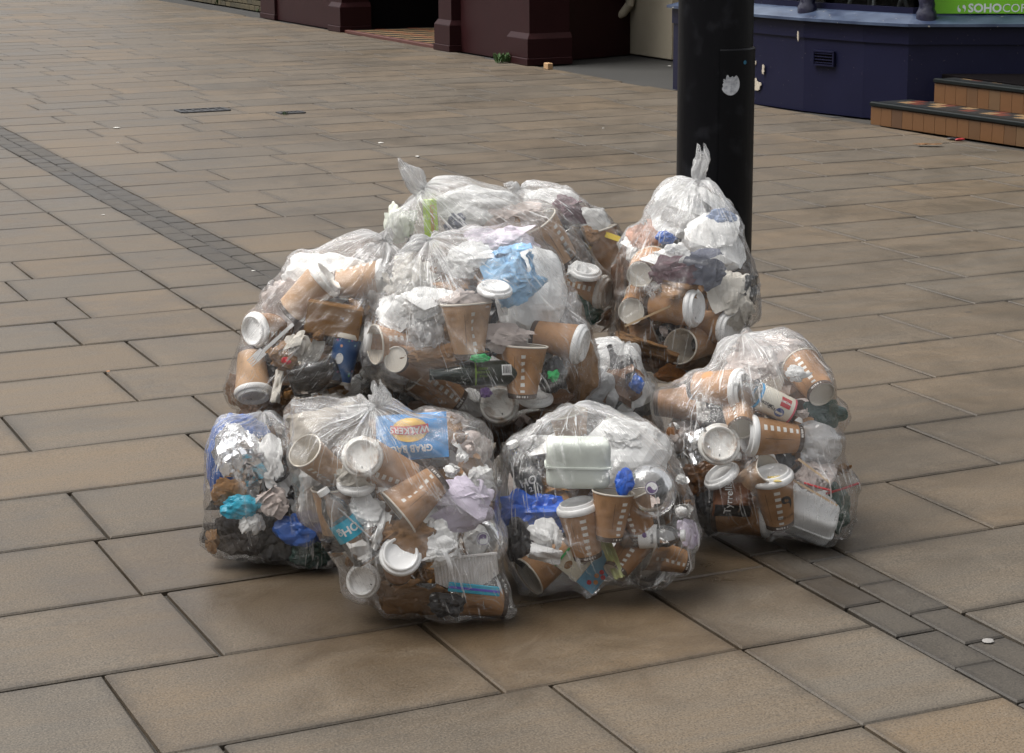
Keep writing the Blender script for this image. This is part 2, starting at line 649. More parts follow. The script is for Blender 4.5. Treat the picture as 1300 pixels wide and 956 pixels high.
M_white = plain('white_scrap', (.42, .41, .38), .7)
for i, (px, py, s, lab, mt) in enumerate((
        (148, 163, .05, 'flat white paper scrap on distant slabs left of the drain cover', M_white),
        (149.5, 181, .018, 'tiny white speck of litter on slabs left of the tyre mark', M_white),
        (322, 344, .02, 'white chip lying on the dark block strip by the bags', M_white),
        (483, 182, .04, 'white scrap on slabs behind the rearmost tied bag neck', M_white),
        (530, 199, .035, 'white scrap nearest behind the rear bag, right of another scrap', M_white),
        (137.5, 471.5, .012, 'small orange pebble in a slab joint on the left', plain('orange_pebble', (.5, .22, .09), .7)),
        (850, 84, .035, 'white scrap lying at the blue shop corner', M_white),
        (1254, 815, .03, 'grey white paper triangle on the dark block strip at right', plain('grey_paper', (.2, .19, .18), .7)),
        (131, 273, .02, 'white scrap on slabs left of the dark block strip', M_white),
        (766, 163, .02, 'white scrap on slabs left of the black post', M_white))):
    v, f = crumple(70 + i, s, s * .8, s * .2, .3, 2, 6)
    o = obj('litter_scrap', (v, f), mt, smooth=False, label=lab, cat='litter', group='small litter on the pavement')
    o.location = ground(px, py) + np.array([0, 0, s * .09])
o = obj('litter_carton', box(0, 0, .03, .05, .09, .06, .006), plain('tan_carton', (.34, .21, .11), .8), smooth=False, label='small tan carton standing on the alley asphalt by the maroon pier', cat='carton')
o.location = ground(696, 88)
o = obj('fallen_leaf', sheet(5, .15, .06, .002, .002, torn=.3), plain('dry_leaf', (.12, .06, .022), .7), smooth=False, label='flat orange brown leaf on the slabs before the tiled step', cat='leaf')
o.rotation_euler = (0, R_(-90), R_(60))
o.location = ground(1178, 186) + np.array([0, 0, .0035])
wr = link('sweet_wrapper', None, label='red and black wrapper on the slabs below the tiled step', cat='wrapper')
wr.location = ground(1210, 178) + np.array([0, 0, .012])
obj('red_end', (crumple(91, .07, .05, .016, .3, 2, 6)[0] + np.array([.01, -.06, 0]), ico(2)[1]), plain('red_foil', (.25, .02, .025), .4), wr, smooth=False)
obj('black_end', crumple(92, .07, .10, .014, .3, 2, 6), plain('black_foil', (.012, .012, .014), .4), wr, smooth=False)

# ================================================================== lamp post
k = N('black_paint')
co = k.coord()
c = k.mix(k.ramp(k.noise(co, 14, 6), (.56, 0.0), (.68, .6)), (0.0026, 0.0027, 0.0036), (0.012, 0.0125, 0.015))
M_black = k.pbr(c, .42, k.bump(k.noise(k.vscale(co, (9, 9, 2)), 2.2, 5), 0.25, .01), .12)
PD = 6.05
pc = at(904.5, 300, PD)
PR = 95.0 * PD / FPX / 2
post = link('lamp_post', None, label='thick black painted steel post standing behind the rubbish bags', cat='lamp post')
post.location = (pc[0], pc[1], 0)
face = math.atan2(-pc[1], -pc[0])
obj('pole', lathe([(0, 0), (PR - .002, 0), (PR - .002, 3.4), (PR * .7, 3.6), (PR * .62, 6), (0, 6)], 64), M_black, post, sharp=30)
ztop = at(904, 55, PD)[2]
ang = np.linspace(face + .12, face + 1.75, 26)
V, Fs = [], []
for z in (0.30, ztop - .012, ztop - .004, ztop):
    for a in ang:
        rr = PR + (.0045 if z < ztop else .001)
        V.append((rr * math.cos(a), rr * math.sin(a), z))
for rr in (PR - .003,):
    for a in ang:
        V.append((rr * math.cos(a), rr * math.sin(a), ztop))
nA = len(ang)
for i in range(4):
    for j in range(nA - 1):
        Fs.append([i * nA + j, i * nA + j + 1, (i + 1) * nA + j + 1, (i + 1) * nA + j])
obj('access_door', (np.array(V), Fs), M_black, post, sharp=15)
obj('base_flange', lathe([(0, 0), (PR + .05, 0), (PR + .05, .02), (PR, .025), (0, .025)], 40), M_black, post)


def on_post(px, py, VF, name, mt, parent, off=.006):
    p = at(px, py, PD - PR)
    # angle on the post at this pixel column
    lat = (px - 904.5) * (PD) / FPX
    a = face + math.asin(max(-1, min(1, lat / PR)))
    v = VF[0]
    v = bend(v, PR, a, off)
    v[:, 2] += p[2]
    return obj(name, (v, VF[1]), mt, parent, smooth=False)


k = N('torn_sticker')
co = k.coord()
M_stick = k.pbr(k.mix(k.ramp(k.noise(co, 90, 4), (.4, 0.0), (.6, 1.0)), (.42, .43, .45), (.27, .28, .30)), .7)
g = random.Random(3)
pts = []
for i in range(40):
    t = 2 * math.pi * i / 40
    r = .028
    y, z = r * math.cos(t) * .98, r * math.sin(t) * 1.12
    if 1.0 < t < 2.6:
        z -= g.uniform(.002, .017)
    elif 2.6 < t < 3.6:
        y += g.uniform(.0, .008)
    pts.append((0, y, z))
pts = np.array(pts)
cen = pts.mean(0)
st = link('torn_sticker', None, post, label='pale torn round sticker')
V = np.vstack([pts, cen[None]])
st.location = (0, 0, 0)
on_post(923, 103, (V, [[i, (i + 1) % 40, 40] for i in range(40)]), 'sticker_paper', M_stick, st)
on_post(939, 76, disc(.006, 12), 'blue_sticker', plain('blue_sticker', (.01, .10, .17), .6), post)

# ================================================================== far shops
M_maroon = plain('maroon_paint', (0.021, 0.0052, 0.006), .5, .15, .4, 5, bump=.15)
M_darkin = plain('dark_interior', (0.0035, 0.0026, 0.003), .8, .05)


def bx(x0, x1, y0, y1, z0, z1, b=.006):
    return box((x0 + x1) / 2, (y0 + y1) / 2, (z0 + z1) / 2, x1 - x0, y1 - y0, z1 - z0, b)


ms = link('maroon_shopfront', None, label='dark maroon painted shopfront with plinthed piers and open tiled doorway', cat='shopfront')
obj('upper_wall', bx(8.42, 12.0, 17.56, 25.85, 2.6, 6.0), M_maroon, ms, smooth=False)
obj('fascia', bx(8.27, 8.415, 17.5, 25.85, 2.55, 3.3), M_maroon, ms, smooth=False)


def pier(x0, x1, y0, y1, hp, e=.045):
    obj('pier', bx(x0, x1, y0, y1, 0, 2.55), M_maroon, ms, smooth=False)
    V, Fs = merge(bx(x0 - e, x1 + .01, y0 - e, y1 + e, 0, .07), bx(x0 - e * .8, x1 + .012, y0 - e * .8, y1 + e * .8, .068, hp - .05))
    top = np.array([(x0 - e * .8, y0 - e * .8, hp - .051), (x1 + .012, y0 - e * .8, hp - .051), (x1 + .012, y1 + e * .8, hp - .051), (x0 - e * .8, y1 + e * .8, hp - .051),
                    (x0 - .004, y0 - .004, hp), (x1 + .012, y0 - .004, hp), (x1 + .012, y1 + .004, hp), (x0 - .004, y1 + .004, hp)])
    Vt = merge((V, Fs), (top, [[4, 5, 6, 7], [0, 1, 5, 4], [3, 7, 6, 2], [0, 4, 7, 3], [1, 2, 6, 5]]))
    obj('plinth', Vt, M_maroon, ms, smooth=False)


pier(8.33, 8.75, 17.56, 17.96, .30)
pier(8.33, 8.62, 19.42, 19.75, .32)
pier(8.36, 8.70, 22.72, 23.05, .34)
pier(8.42, 8.72, 25.3, 25.8, .34)
for (y0, y1) in ((18.0, 19.38), (23.1, 25.26)):
    obj('stall_board', bx(8.42, 8.6, y0, y1, 0, .8), M_maroon, ms, smooth=False)
    obj('shop_window', bx(8.5, 8.54, y0, y1, .8, 2.6), plain('dark_glass', (.01, .01, .012), .06, .6), ms, smooth=False)
obj('return_wall', wall_run([(9.78, 18.27), (8.76, 17.88)], 0, 2.55, .2), M_maroon, ms, smooth=False)
obj('doorway_side', bx(8.62, 10.2, 19.5, 19.7, 0, 2.55), M_darkin, ms, smooth=False)
obj('doorway_side', bx(8.70, 10.2, 22.78, 22.98, 0, 2.55), M_darkin, ms, smooth=False)
obj('doorway_back', bx(10.2, 10.3, 19.3, 23.2, 0, 2.55), M_darkin, ms, smooth=False)
obj('door_leaf', bx(10.1, 10.19, 20.5, 21.6, .02, 2.3), M_maroon, ms, smooth=False)
# tiled doorway floor, too foreshortened to count: joined
g = random.Random(9)
tl = {'red': [], 'buff': [], 'dark': []}
for i in range(12):
    for j in range(20):
        x, y = 8.46 + i * .142, 19.78 + j * .1475
        if y > 22.66:
            continue
        tl[('buff', 'red', 'buff', 'dark', 'buff', 'dark')[(2 * i + 3 * j) % 6]].append(bx(x, x + .135, y, y + .14, -.01, .025, .003))
TILE = {'red': plain('red_tile', (.09, .024, .016), .5, .25), 'buff': plain('buff_tile', (.17, .11, .055), .5, .25), 'dark': plain('dark_tile', (.014, .015, .016), .5, .25)}
for kx, v in tl.items():
    obj('floor_tiles', merge(*v), TILE[kx], ms, smooth=False, kind='stuff')
obj('door_sill', bx(8.37, 8.44, 19.78, 22.7, -.01, .03, .006), plain('red_sill', (.07, .022, .016), .6), ms, smooth=False)

# brick wall beyond
M_brick = N('old_brick')
co = M_brick.n('NewGeometry').outputs['Position']
rr = M_brick.n('ObjectInfo').outputs['Random']
cc = M_brick.mix(rr, (.085, .068, .040), (.05, .043, .030))
cc = M_brick.mix(M_brick.math('MULTIPLY', M_brick.noise(co, 25, 4), .5), cc, (.03, .032, .02))
M_brick = M_brick.pbr(cc, .9, None, .2)
bw = link('brick_wall', None, label='old brown brick wall with mossy foot at the far left', cat='wall')
obj('wall_core', bx(8.83, 9.2, 25.9, 33.5, 0, 3.5), plain('dark_mortar', (.05, .045, .035), .95), bw, smooth=False)
bme = mesh('brick', *box(0, 0, 0, .1, .213, .065, .004), M_brick, smooth=False)
for r in range(8):
    for j in range(33):
        y = 26.02 + j * .225 + (.112 if r % 2 else 0)
        o = link('brick', bme, bw)
        o.location = (8.81 + .004 * math.sin(j * 7 + r * 3), y, .04 + r * .076)
up = [(box(8.81, 26.02 + j * .225 + (.112 if r % 2 else 0), .04 + r * .076, .1, .213, .065, .004)) for r in range(8, 45) for j in range(33)]
obj('upper_brickwork', merge(*up), M_brick, bw, smooth=False, kind='stuff')

# alley with cream wall and drainpipe
av = np.array([(8.36, 12.6, -.012), (16, 12.6, -.012), (16, 38, -.012), (8.36, 38, -.012)], float)
obj('alley_ground', (av, [[0, 1, 2, 3]]), M_asphalt, smooth=False, kind='structure')
M_cream = plain('cream_render', (.42, .37, .28), .85, .2, .4, 3, bump=.25, bscale=30)
cw = link('cream_wall', None, label='cream rendered wall end with drainpipe, between maroon and blue shops', cat='wall')
obj('wall_face', bx(9.80, 11.5, 17.45, 18.6, 0, 5.0, .01), M_cream, cw, smooth=False)
obj('wall_return', bx(10.1, 11.6, 16.2, 17.44, 0, 5.0, .01), M_cream, cw, smooth=False)
obj('drainpipe', tube([(9.73, 18.15, 5.0), (9.73, 18.15, .62), (9.72, 18.17, .5), (9.68, 18.22, .42), (9.60, 18.27, .38)], .045, 14), M_cream, cw)
obj('pipe_collar', lathe([(.045, 0), (.056, 0), (.056, .1), (.045, .1)], 16), M_cream, cw).location = (9.73, 18.15, .72)

# ================================================================== blue coffee shop
k = N('navy_paint')
co = k.coord()
c = k.mix(k.noise(co, 4, 4), (.0085, .009, .026), (.0055, .006, .018))
c = k.mix(k.ramp(k.noise(co, 55, 5), (.70, 0.0), (.74, .6)), c, (.10, .09, .09))
M_navy = k.pbr(c, .4, k.bump(k.noise(co, 9, 5), .12, .01), .15)
k = N('sill_paint')
co = k.coord()
c = k.mix(k.ramp(k.noise(co, 7, 5), (.35, 0.0), (.65, 1.0)), (.016, .026, .055), (.042, .06, .10))
c = k.mix(k.ramp(k.noise(co, 24, 5), (.68, 0.0), (.72, .8)), c, (.40, .37, .31))
M_sill = k.pbr(c, .4, None, .5)
P = [(8.40, 14.93), (8.36, 14.3), (8.37, 13.66), (8.43, 13.0), (8.56, 12.42), (8.69, 12.06)]
# smooth the bowed front a little
front = P
ret = [(8.69, 12.06), (9.40, 11.66), (10.6, 10.98)]
bs = link('blue_shopfront', None, label='dark navy coffee shop front with bowed stall riser and splayed entry', cat='shopfront')
rev = lambda p: p
obj('stall_riser', wall_run(front[::-1], 0, .545, .25), M_navy, bs, smooth=False)
obj('stall_riser', wall_run(ret[::-1], 0, .545, .25), M_navy, bs, smooth=False)


def offs(path, d):
    o = []
    Pn = [np.array(p) for p in path]
    for i in range(len(Pn)):
        t = Pn[min(i + 1, len(Pn) - 1)] - Pn[max(i - 1, 0)]
        t /= np.linalg.norm(t)
        o.append(tuple(Pn[i] + d * np.array([t[1], -t[0]])))
    return o


full = front + ret[1:]


def shop_run(name, path, z0, z1, d_out, thick, mt, rise=0.0):
    obj(name, wall_run(offs(path, d_out)[::-1], z0, z1, thick, rise), mt, bs, smooth=False)


V, Fs = wall_run([(0, 0), (0, 1)], 0, 1, .1)
SGN = 1.0
shop_run('fascia_band', full, .545, .672, .015, .25, M_navy)
shop_run('window_sill', full, .672, .692, .065, .27, M_sill, .055)
shop_run('window_frame', offs(full, -.206), .70, .79, 0, .05, M_navy)
kg = N('shop_glass')
gl = kg.n('BsdfGlossy', {'Color': (.8, .85, .9, 1), 'Roughness': .03})
tr = kg.n('BsdfTransparent', {'Color': (.55, .57, .58, 1)})
fr = kg.n('Fresnel', {'IOR': 1.15})
mx = kg.n('MixShader', {0: fr.outputs[0], 1: tr.outputs[0], 2: gl.outputs[0]})
kg.t.links.new(mx.outputs[0], kg.out.inputs[0])
M_sglass = kg.m
shop_run('window_glass', offs(full, -.225), .791, 2.5, 0, .008, M_sglass)
shop_run('shop_head', full, 2.5, 3.6, .03, .4, M_navy)
shop_run('upper_wall', offs(full, -.1), 3.6, 6.0, 0, .4, M_cream)
obj('shop_floor', bx(8.9, 14, 10.5, 15.2, .30, .34), M_darkin, bs, smooth=False)
obj('back_wall', bx(13.0, 13.2, 9, 17, 0, 3.5), M_darkin, bs, smooth=False)
obj('end_wall', bx(8.75, 13.0, 15.0, 15.2, 0, 3.5), M_darkin, bs, smooth=False)
obj('shop_ceiling', bx(8.9, 14, 9.0, 15.2, 2.7, 2.8), M_darkin, bs, smooth=False)
M_navyg = plain('navy_gloss', (.010, .010, .026), .35, .5, .2, 40, bump=.6, bscale=45)


def colonette(x, y):
    V = []
    n = 20
    zs = np.linspace(.70, 2.5, 60)
    for z in zs:
        for j in range(n):
            a = 2 * math.pi * j / n
            base = .055 if z > .78 else .072
            r = base * (1 + (.12 * math.sin(3 * (a + z * 22)) if z > .78 else 0))
            V.append((x + r * math.cos(a), y + r * math.sin(a), z))
    Fs = [[i * n + j, i * n + (j + 1) % n, (i + 1) * n + (j + 1) % n, (i + 1) * n + j] for i in range(len(zs) - 1) for j in range(n)]
    obj('twisted_column', (np.array(V), Fs), M_navyg, bs)


colonette(8.53, 13.13)
colonette(8.84, 12.07)
# air brick
pv = at(1060, 76, 15.0)
vent = link('air_vent', None, bs)
vent.location = (8.472, 12.786, .405)
vent.rotation_euler = (0, 0, math.atan2(-.13, .58) * -1 + R_(0))
obj('vent_frame', merge(box(-.012, 0, .05, .02, .2, .012), box(-.012, 0, -.05, .02, .2, .012), box(-.012, .1, 0, .02, .012, .112), box(-.012, -.1, 0, .02, .012, .112)), M_navy, vent, smooth=False)
obj('vent_hole', box(-.004, 0, 0, .008, .19, .09), M_darkin, vent, smooth=False)
for j in range(4):
    obj('vent_bar', box(-.012, 0, -.033 + j * .022, .012, .19, .007), M_navy, vent, smooth=False)
# peeled paint patches: bare cream render a hair proud of the paint
M_peel = plain('bare_render', (.40, .35, .28), .9, var=.3)


def patch(px, py, wpx, hpx, seed):
    g_ = random.Random(seed)
    y = None
    best = min(((abs(view(8.37 + t * 0, yy)[0] - px), yy) for t in (0,) for yy in np.linspace(13, 14.9, 200)))
    yy = best[1]
    # height: walk up until the pixel row fits
    def pix(z):
        v = np.array([8.37, yy, z]) - C0
        return 433 - FPX * (v @ UP) / (v @ FW)
    z = min(np.linspace(0, .6, 300), key=lambda q: abs(pix(q) - py))
    kk = 15.9 / FPX
    pts = []
    for i in range(18):
        t = 2 * math.pi * i / 18
        q = g_.uniform(.65, 1.15)
        pts.append((0, -math.cos(t) * wpx * kk / 2 * q / .82, math.sin(t) * hpx * kk / 2 * q))
    v = np.array(pts)
    V = np.vstack([v + [-.003, 0, 0], v + [.004, 0, 0]])
    n = 18
    o = obj('peeled_patch', (V, [list(range(n))[::-1]] + [[i, (i + 1) % n, n + (i + 1) % n, n + i] for i in range(n)]), M_peel, bs, smooth=False)
    o.location = (8.372, yy, z)


patch(968, 88, 4.5, 14, 1)
patch(958, 107, 22, 15, 2)
patch(958, 80, 3.5, 6, 3)
patch(1056, 46, 2.5, 13, 4)
# window furniture seen through the glass
M_steel = plain('stool_metal', (.55, .53, .5), .35, .5, metal=.6)
stool = link('bar_stool', None, label='pale metal stool legs behind the blue shop window', cat='stool')
stool.location = (9.35, 13.5, .34)
for dx, dy in ((-.2, -.35), (-.2, .05), (.2, -.3), (.2, .3)):
    obj('leg', tube([(dx * 1.2, dy * 1.2, 0), (dx * .5, dy * .5, .75)], .016, 10), M_steel, stool)
obj('seat', lathe([(0, .75), (.17, .75), (.18, .78), (0, .79)], 24), M_navyg, stool)
st2 = link('bar_stool', None, label='second stool leg close behind the right twisted column', cat='stool')
st2.location = (9.3, 12.62, .34)
for dx, dy in ((-.2, -.1), (-.2, .25), (.2, -.3), (.2, .3)):
    obj('leg', tube([(dx * 1.2, dy * 1.2, 0), (dx * .5, dy * .5, .75)], .016, 10), M_steel, st2)
obj('seat', lathe([(0, .75), (.17, .75), (.18, .78), (0, .79)], 24), M_navyg, st2)

# green sign inside the return window
sg = link('shop_sign', None, label='bright green coffee shop sign panel low in the window', cat='sign')
a, b = np.array([9.06, 12.01]), np.array([10.5, 11.20])
t = (b - a) / np.linalg.norm(b - a)
nrm = np.array([t[1], -t[0]])
nrm = nrm if nrm @ np.array([-1, -1]) > 0 else -nrm
basep = np.array([8.69, 12.06]) + t * .18 - nrm * .17
zt = .815
k = N('sign_green')
MSG = k.pbr((.14, .40, .018), .35, None, .4)
mwm = Matrix(((nrm[0], t[0], 0, basep[0]), (nrm[1], t[1], 0, basep[1]), (0, 0, 1, zt), (0, 0, 0, 1)))
sg.matrix_world = mwm
obj('sign_panel', box(0, .75, .0, .012, 1.5, .13, .002), MSG, sg, smooth=False)
obj('poster', box(-.002, .75, .5, .01, 1.5, .85, .002), plain('poster_dark', (.05, .02, .02), .5), sg, smooth=False)
Mlet = plain('sign_lettering', (.55, .60, .58), .5)
v, f = text('SOHO', .060, .03)
obj('lettering', (v + [.0075, .365, -.028], f), Mlet, sg, smooth=False)
v2, f2 = text('COFFEE', .060, 0)
obj('lettering', (v2 + [.0075, .63, -.028], f2), Mlet, sg, smooth=False)
s1 = swirl(.026)
obj('swirl_mark', merge((rotx(s1[0] * [1, .62, 1], .0) + [.0075, .215, -.028], s1[1]), (rotx(s1[0] * [1, .62, 1], math.pi) + [.0075, .188, -.028], s1[1])), Mlet, sg, smooth=False)

# tiled entrance steps
stp = link('entrance_steps', None, label='two tiled entrance steps with black nosing before the blue shop', cat='steps')
M_nose = plain('black_nosing', (.004, .006, .006), .4, .2)
M_core = plain('step_core', (.06, .05, .045), .9)
Mr = []
for i, cl in enumerate(((.115, .052, .018), (.092, .045, .018), (.105, .058, .026), (.075, .036, .016))):
    Mr.append(plain('orange_tile_%s' % 'abcd'[i], cl, .45, .5, .35, 12))


def step(fl, fr_, wall, z0, z1, tiles):
    fl, fr_ = np.array(fl), np.array(fr_)
    d = fr_ - fl
    L = np.linalg.norm(d)
    d /= L
    nn = np.array([d[1], -d[0]])
    nn = nn if nn[0] < 0 else -nn          # outwards (towards the street)
    pl = [tuple(fl - nn * .02), tuple(fr_ - nn * .02)] + wall
    obj('step_core', prism(pl if np.cross(np.append(d, 0), np.append(np.array(wall[0]) - fl, 0))[2] > 0 else pl[::-1], z0, z1 - .012), M_core, stp, smooth=False)
    rot = math.atan2(d[1], d[0])

    def place(name, V, Fs, c, mt):
        o = link(name, mesh(name, V, Fs, mt, smooth=False), stp)
        o.location = (c[0], c[1], 0)
        o.rotation_euler = (0, 0, rot)
    n = int(L / .112)
    g_ = random.Random(int(z1 * 100))
    for i in range(n):
        c = fl + d * (i + .5) * .112
        V, Fs = box(0, 0, (z0 + z1 - .03) / 2, .109, .018, z1 - .032 - z0, .002)
        place('riser_tile', V, Fs, c - nn * .009, Mr[g_.choice((0, 0, 1, 2, 3))])
    V, Fs = box(L / 2, 0, z1 - .012, L, .05, .034, .008)
    place('nosing', V, Fs, fl - nn * .012, M_nose)
    V, Fs = box(0, 0, (z0 + z1 - .03) / 2, .016, .10, z1 - .032 - z0, .002)
    pal = (TILE['red'], TILE['buff'], TILE['dark'], TILE['dark'])
    for r in range(tiles):
        for i in range(int(L / .105)):
            c = fl + d * ((i + .5) * .105) - nn * (.037 + .052 + r * .105)
            q = (TILE['dark'] if r % 4 in (0,) else pal[(i * 2 + r * 3 + (i // 2)) % 4])
            V, Fs = box(0, 0, z1 - .006, .103, .103, .012, .001)
            place('tread_tile', V, Fs, c, q)


step((8.36, 12.02), (8.55, 9.7), [(9.6, 9.7), (9.45, 11.55), (8.76, 11.98)], 0, .158, 3)
step((8.72, 11.78), (8.86, 9.7), [(9.9, 9.7), (9.6, 11.45), (9.0, 11.82)], .158, .325, 7)

# unseen terrace across the street, left of the viewer, added to block low sky
M_terr = plain('terrace_brick', (.13, .075, .05), .9, .2, .4, 3, bump=.3)
M_tglass = plain('terrace_glass', (.02, .022, .025), .08, .5)


def terrace(x0, y0, L, rot, H, label):
    t = link('unseen_terrace', None, label=label, cat='building', group=None)
    t.location, t.rotation_euler = (x0, y0, 0), (0, 0, rot)
    obj('wall', box(0, 3, H / 2, L, 6, H), M_terr, t, smooth=False)
    obj('roof', prism([(-L / 2, 0), (L / 2, 0), (L / 2, 6), (-L / 2, 6)], H, H + .3), plain('slate_roof', (.05, .05, .055), .8), t, smooth=False)
    for fl in range(int(H // 3)):
        for i in range(int(L // 3)):
            x = -L / 2 + 1.5 + i * 3
            wdw = obj('window', box(x, -.01, 1.75 + fl * 3, 1.3, .1, 1.7), M_wht0, t, smooth=False)
            obj('pane', box(x, -.045, 1.75 + fl * 3, 1.15, .06, 1.55), M_tglass, wdw, smooth=False)


M_wht0 = plain('window_white', (.6, .6, .58), .6)
terrace(-11.0, 14, 54, R_(90), 6.5, 'unseen brick terrace added across the street to block low sky, left of the viewer')


# ================================================================== materials of the rubbish
def kraft(name, base, dash=True, stain=0.5):
    k = N(name)
    co = k.coord()
    sx = k.n('SeparateXYZ', {0: co})
    x, y, z = sx.outputs
    ang = k.math('ARCTAN2', y, x)
    fib = k.noise(k.vscale(co, (60, 60, 160)), 3, 4)
    c = k.mix(k.math('MULTIPLY', fib, .5), base, tuple(v * .72 for v in base))
    rnd = k.n('ObjectInfo').outputs['Random']
    st = k.noise(co, 28, 4, .6)
    c = k.mix(k.math('MULTIPLY', k.ramp(st, (.52, 0.0), (.75, 1.0)), stain), c, (.07, .035, .015))
    if dash:
        lt = lambda a, b: k.math('LESS_THAN', a, b)
        gt = lambda a, b: k.math('GREATER_THAN', a, b)
        al = lambda *q: __import__('functools').reduce(lambda a, b: k.math('MULTIPLY', a, b), q)
        aa = k.math('ABSOLUTE', ang)
        per = k.math('FRACT', k.math('DIVIDE', k.math('ADD', z, .1), .0145))
        ds = al(lt(aa, .16), lt(per, .5), gt(z, -.040), lt(z, .044))
        c = k.mix(ds, c, (.72, .70, .66))
        ln = al(lt(k.math('ABSOLUTE', k.math('ADD', ang, .62)), .012), gt(z, -.03), lt(z, .035))
        c = k.mix(ln, c, (.05, .03, .02))
        band = lt(z, -.0435)
        c = k.mix(band, c, (.075, .05, .038))
        tx = al(lt(aa, .42), lt(k.math('ABSOLUTE', k.math('ADD', z, .0485)), .0022), gt(k.noise(k.vscale(co, (330, 330, 4)), 1, 0), .46))
        c = k.mix(tx, c, (.62, .6, .57))
    return k.pbr(c, .62, k.bump(fib, .12, .002), .35)


KR = [kraft('kraft_cup', (.40, .215, .10)), kraft('kraft_cup_pale', (.47, .295, .17)), kraft('kraft_cup_dark', (.29, .145, .062), True, .6)]
M_cupin = plain('cup_inside', (.62, .56, .47), .5, .4, .25, 20)
M_cupbase = plain('cup_base', (.72, .67, .59), .6, .3, .25, 30)
M_rim = plain('cup_rim', (.70, .64, .55), .5)
M_lid = plain('lid_white', (.87, .865, .855), .3, .5, .05, 20)
k = N('lid_stained')
co = k.coord()
M_lidst = k.pbr(k.mix(k.ramp(k.noise(co, 38, 5, .8), (.5, 0.0), (.72, .8)), (.76, .74, .70), (.30, .17, .08)), .4, None, .4)
M_tis = plain('tissue_white', (.86, .855, .84), .9, .1, .1, 30, bump=.3, bscale=90)
M_nap = plain('napkin_stained', (.72, .68, .61), .9, .1, .5, 18, bump=.3, bscale=90)
M_lil = plain('tissue_lilac', (.68, .61, .73), .9, .1, .2, 20, bump=.3)
M_sky = plain('cloth_light_blue', (.33, .58, .85), .8, .2, .3, 24, bump=.3)
M_blue = plain('plastic_blue', (.008, .11, .60), .3, .5, .3, 20, bump=.2)
M_deep = plain('plastic_deep_blue', (.015, .10, .42), .35, .5, .3, 20, bump=.2)
M_turq = plain('plastic_turquoise', (.01, .40, .58), .35, .5, .2, 20)
M_foil = plain('silver_foil', (.85, .86, .88), .22, .5, .1, 20, metal=.92, bump=.3)
M_card = plain('brown_card', (.255, .125, .035), .7, .2, .2, 30)
M_cardlt = plain('brown_paper', (.30, .165, .075), .85, .15, .45, 24, bump=.3)
M_wet = plain('wet_brown_paper', (.17, .072, .022), .35, .5, .6, 24, bump=.3)
M_dark = plain('dark_plastic', (.012, .011, .012), .3, .5, .3)
M_coffee = plain('coffee_grounds', (.018, .011, .008), .6, .4, .5, 40, bump=.8)
M_foam = plain('foam_white', (.80, .80, .79), .55, .35, .05, 60, bump=.1, bscale=300)
M_red = plain('red_plastic', (.50, .012, .02), .35)
M_orange = plain('orange_peel', (.60, .22, .03), .5, .4, .3, 30, bump=.3)
M_yel = plain('yellow_wrapper', (.75, .55, .05), .45)
M_stickw = plain('wooden_stirrer', (.52, .37, .22), .8)
M_strawb = plain('blue_straw', (.14, .22, .66), .4)
M_purple = plain('purple_print', (.13, .07, .20), .5)
M_purpaper = plain('purple_brown_paper', (.24, .15, .17), .7, .2, .5, 20, bump=.3)
M_pinkt = plain('pinkish_tissue', (.64, .55, .51), .9, .1, .4, 20, bump=.3)
M_dgreen = plain('dark_green_wrapper', (.008, .06, .045), .3, .5, .3)
M_bgreen = plain('bright_green_scrap', (.02, .38, .10), .5)
M_ink = plain('black_print', (.02, .02, .022), .5)
M_wht = plain('white_print', (.80, .80, .79), .5)


def clearmat(name, veil, tint=(.97, .97, .97), rough=.08, dif=(.8, .8, .8)):
    k = N(name)
    co = k.coord()
    nz = k.bump(k.noise(co, 22, 4, .5), .3, .01)
    tr = k.n('BsdfTransparent', {'Color': (*tint, 1)})
    df = k.n('BsdfDiffuse', {'Color': (*dif, 1)})
    a = k.n('MixShader', {0: veil, 1: tr.outputs[0], 2: df.outputs[0]})
    gl = k.n('BsdfGlossy', {'Color': (.95, .95, .95, 1), 'Roughness': rough, 'Normal': nz})
    fr = k.n('Fresnel', {'IOR': 1.5, 'Normal': nz})
    f = k.math('MULTIPLY', fr.outputs[0], 1.5, clamp=True)
    b = k.n('MixShader', {0: f, 1: a.outputs[0], 2: gl.outputs[0]})
    k.t.links.new(b.outputs[0], k.out.inputs[0])
    return k.m


M_clear = clearmat('clear_plastic', .07)
M_frost = clearmat('frosted_plastic', .38, rough=.25)
M_tray = clearmat('smoked_tray', .15, (.55, .52, .5), .1, (.10, .09, .08))
k = N('dark_bottle_glass')
co = k.coord()
M_bottle = k.pbr((.010, .02, .012), .1, None, .6)


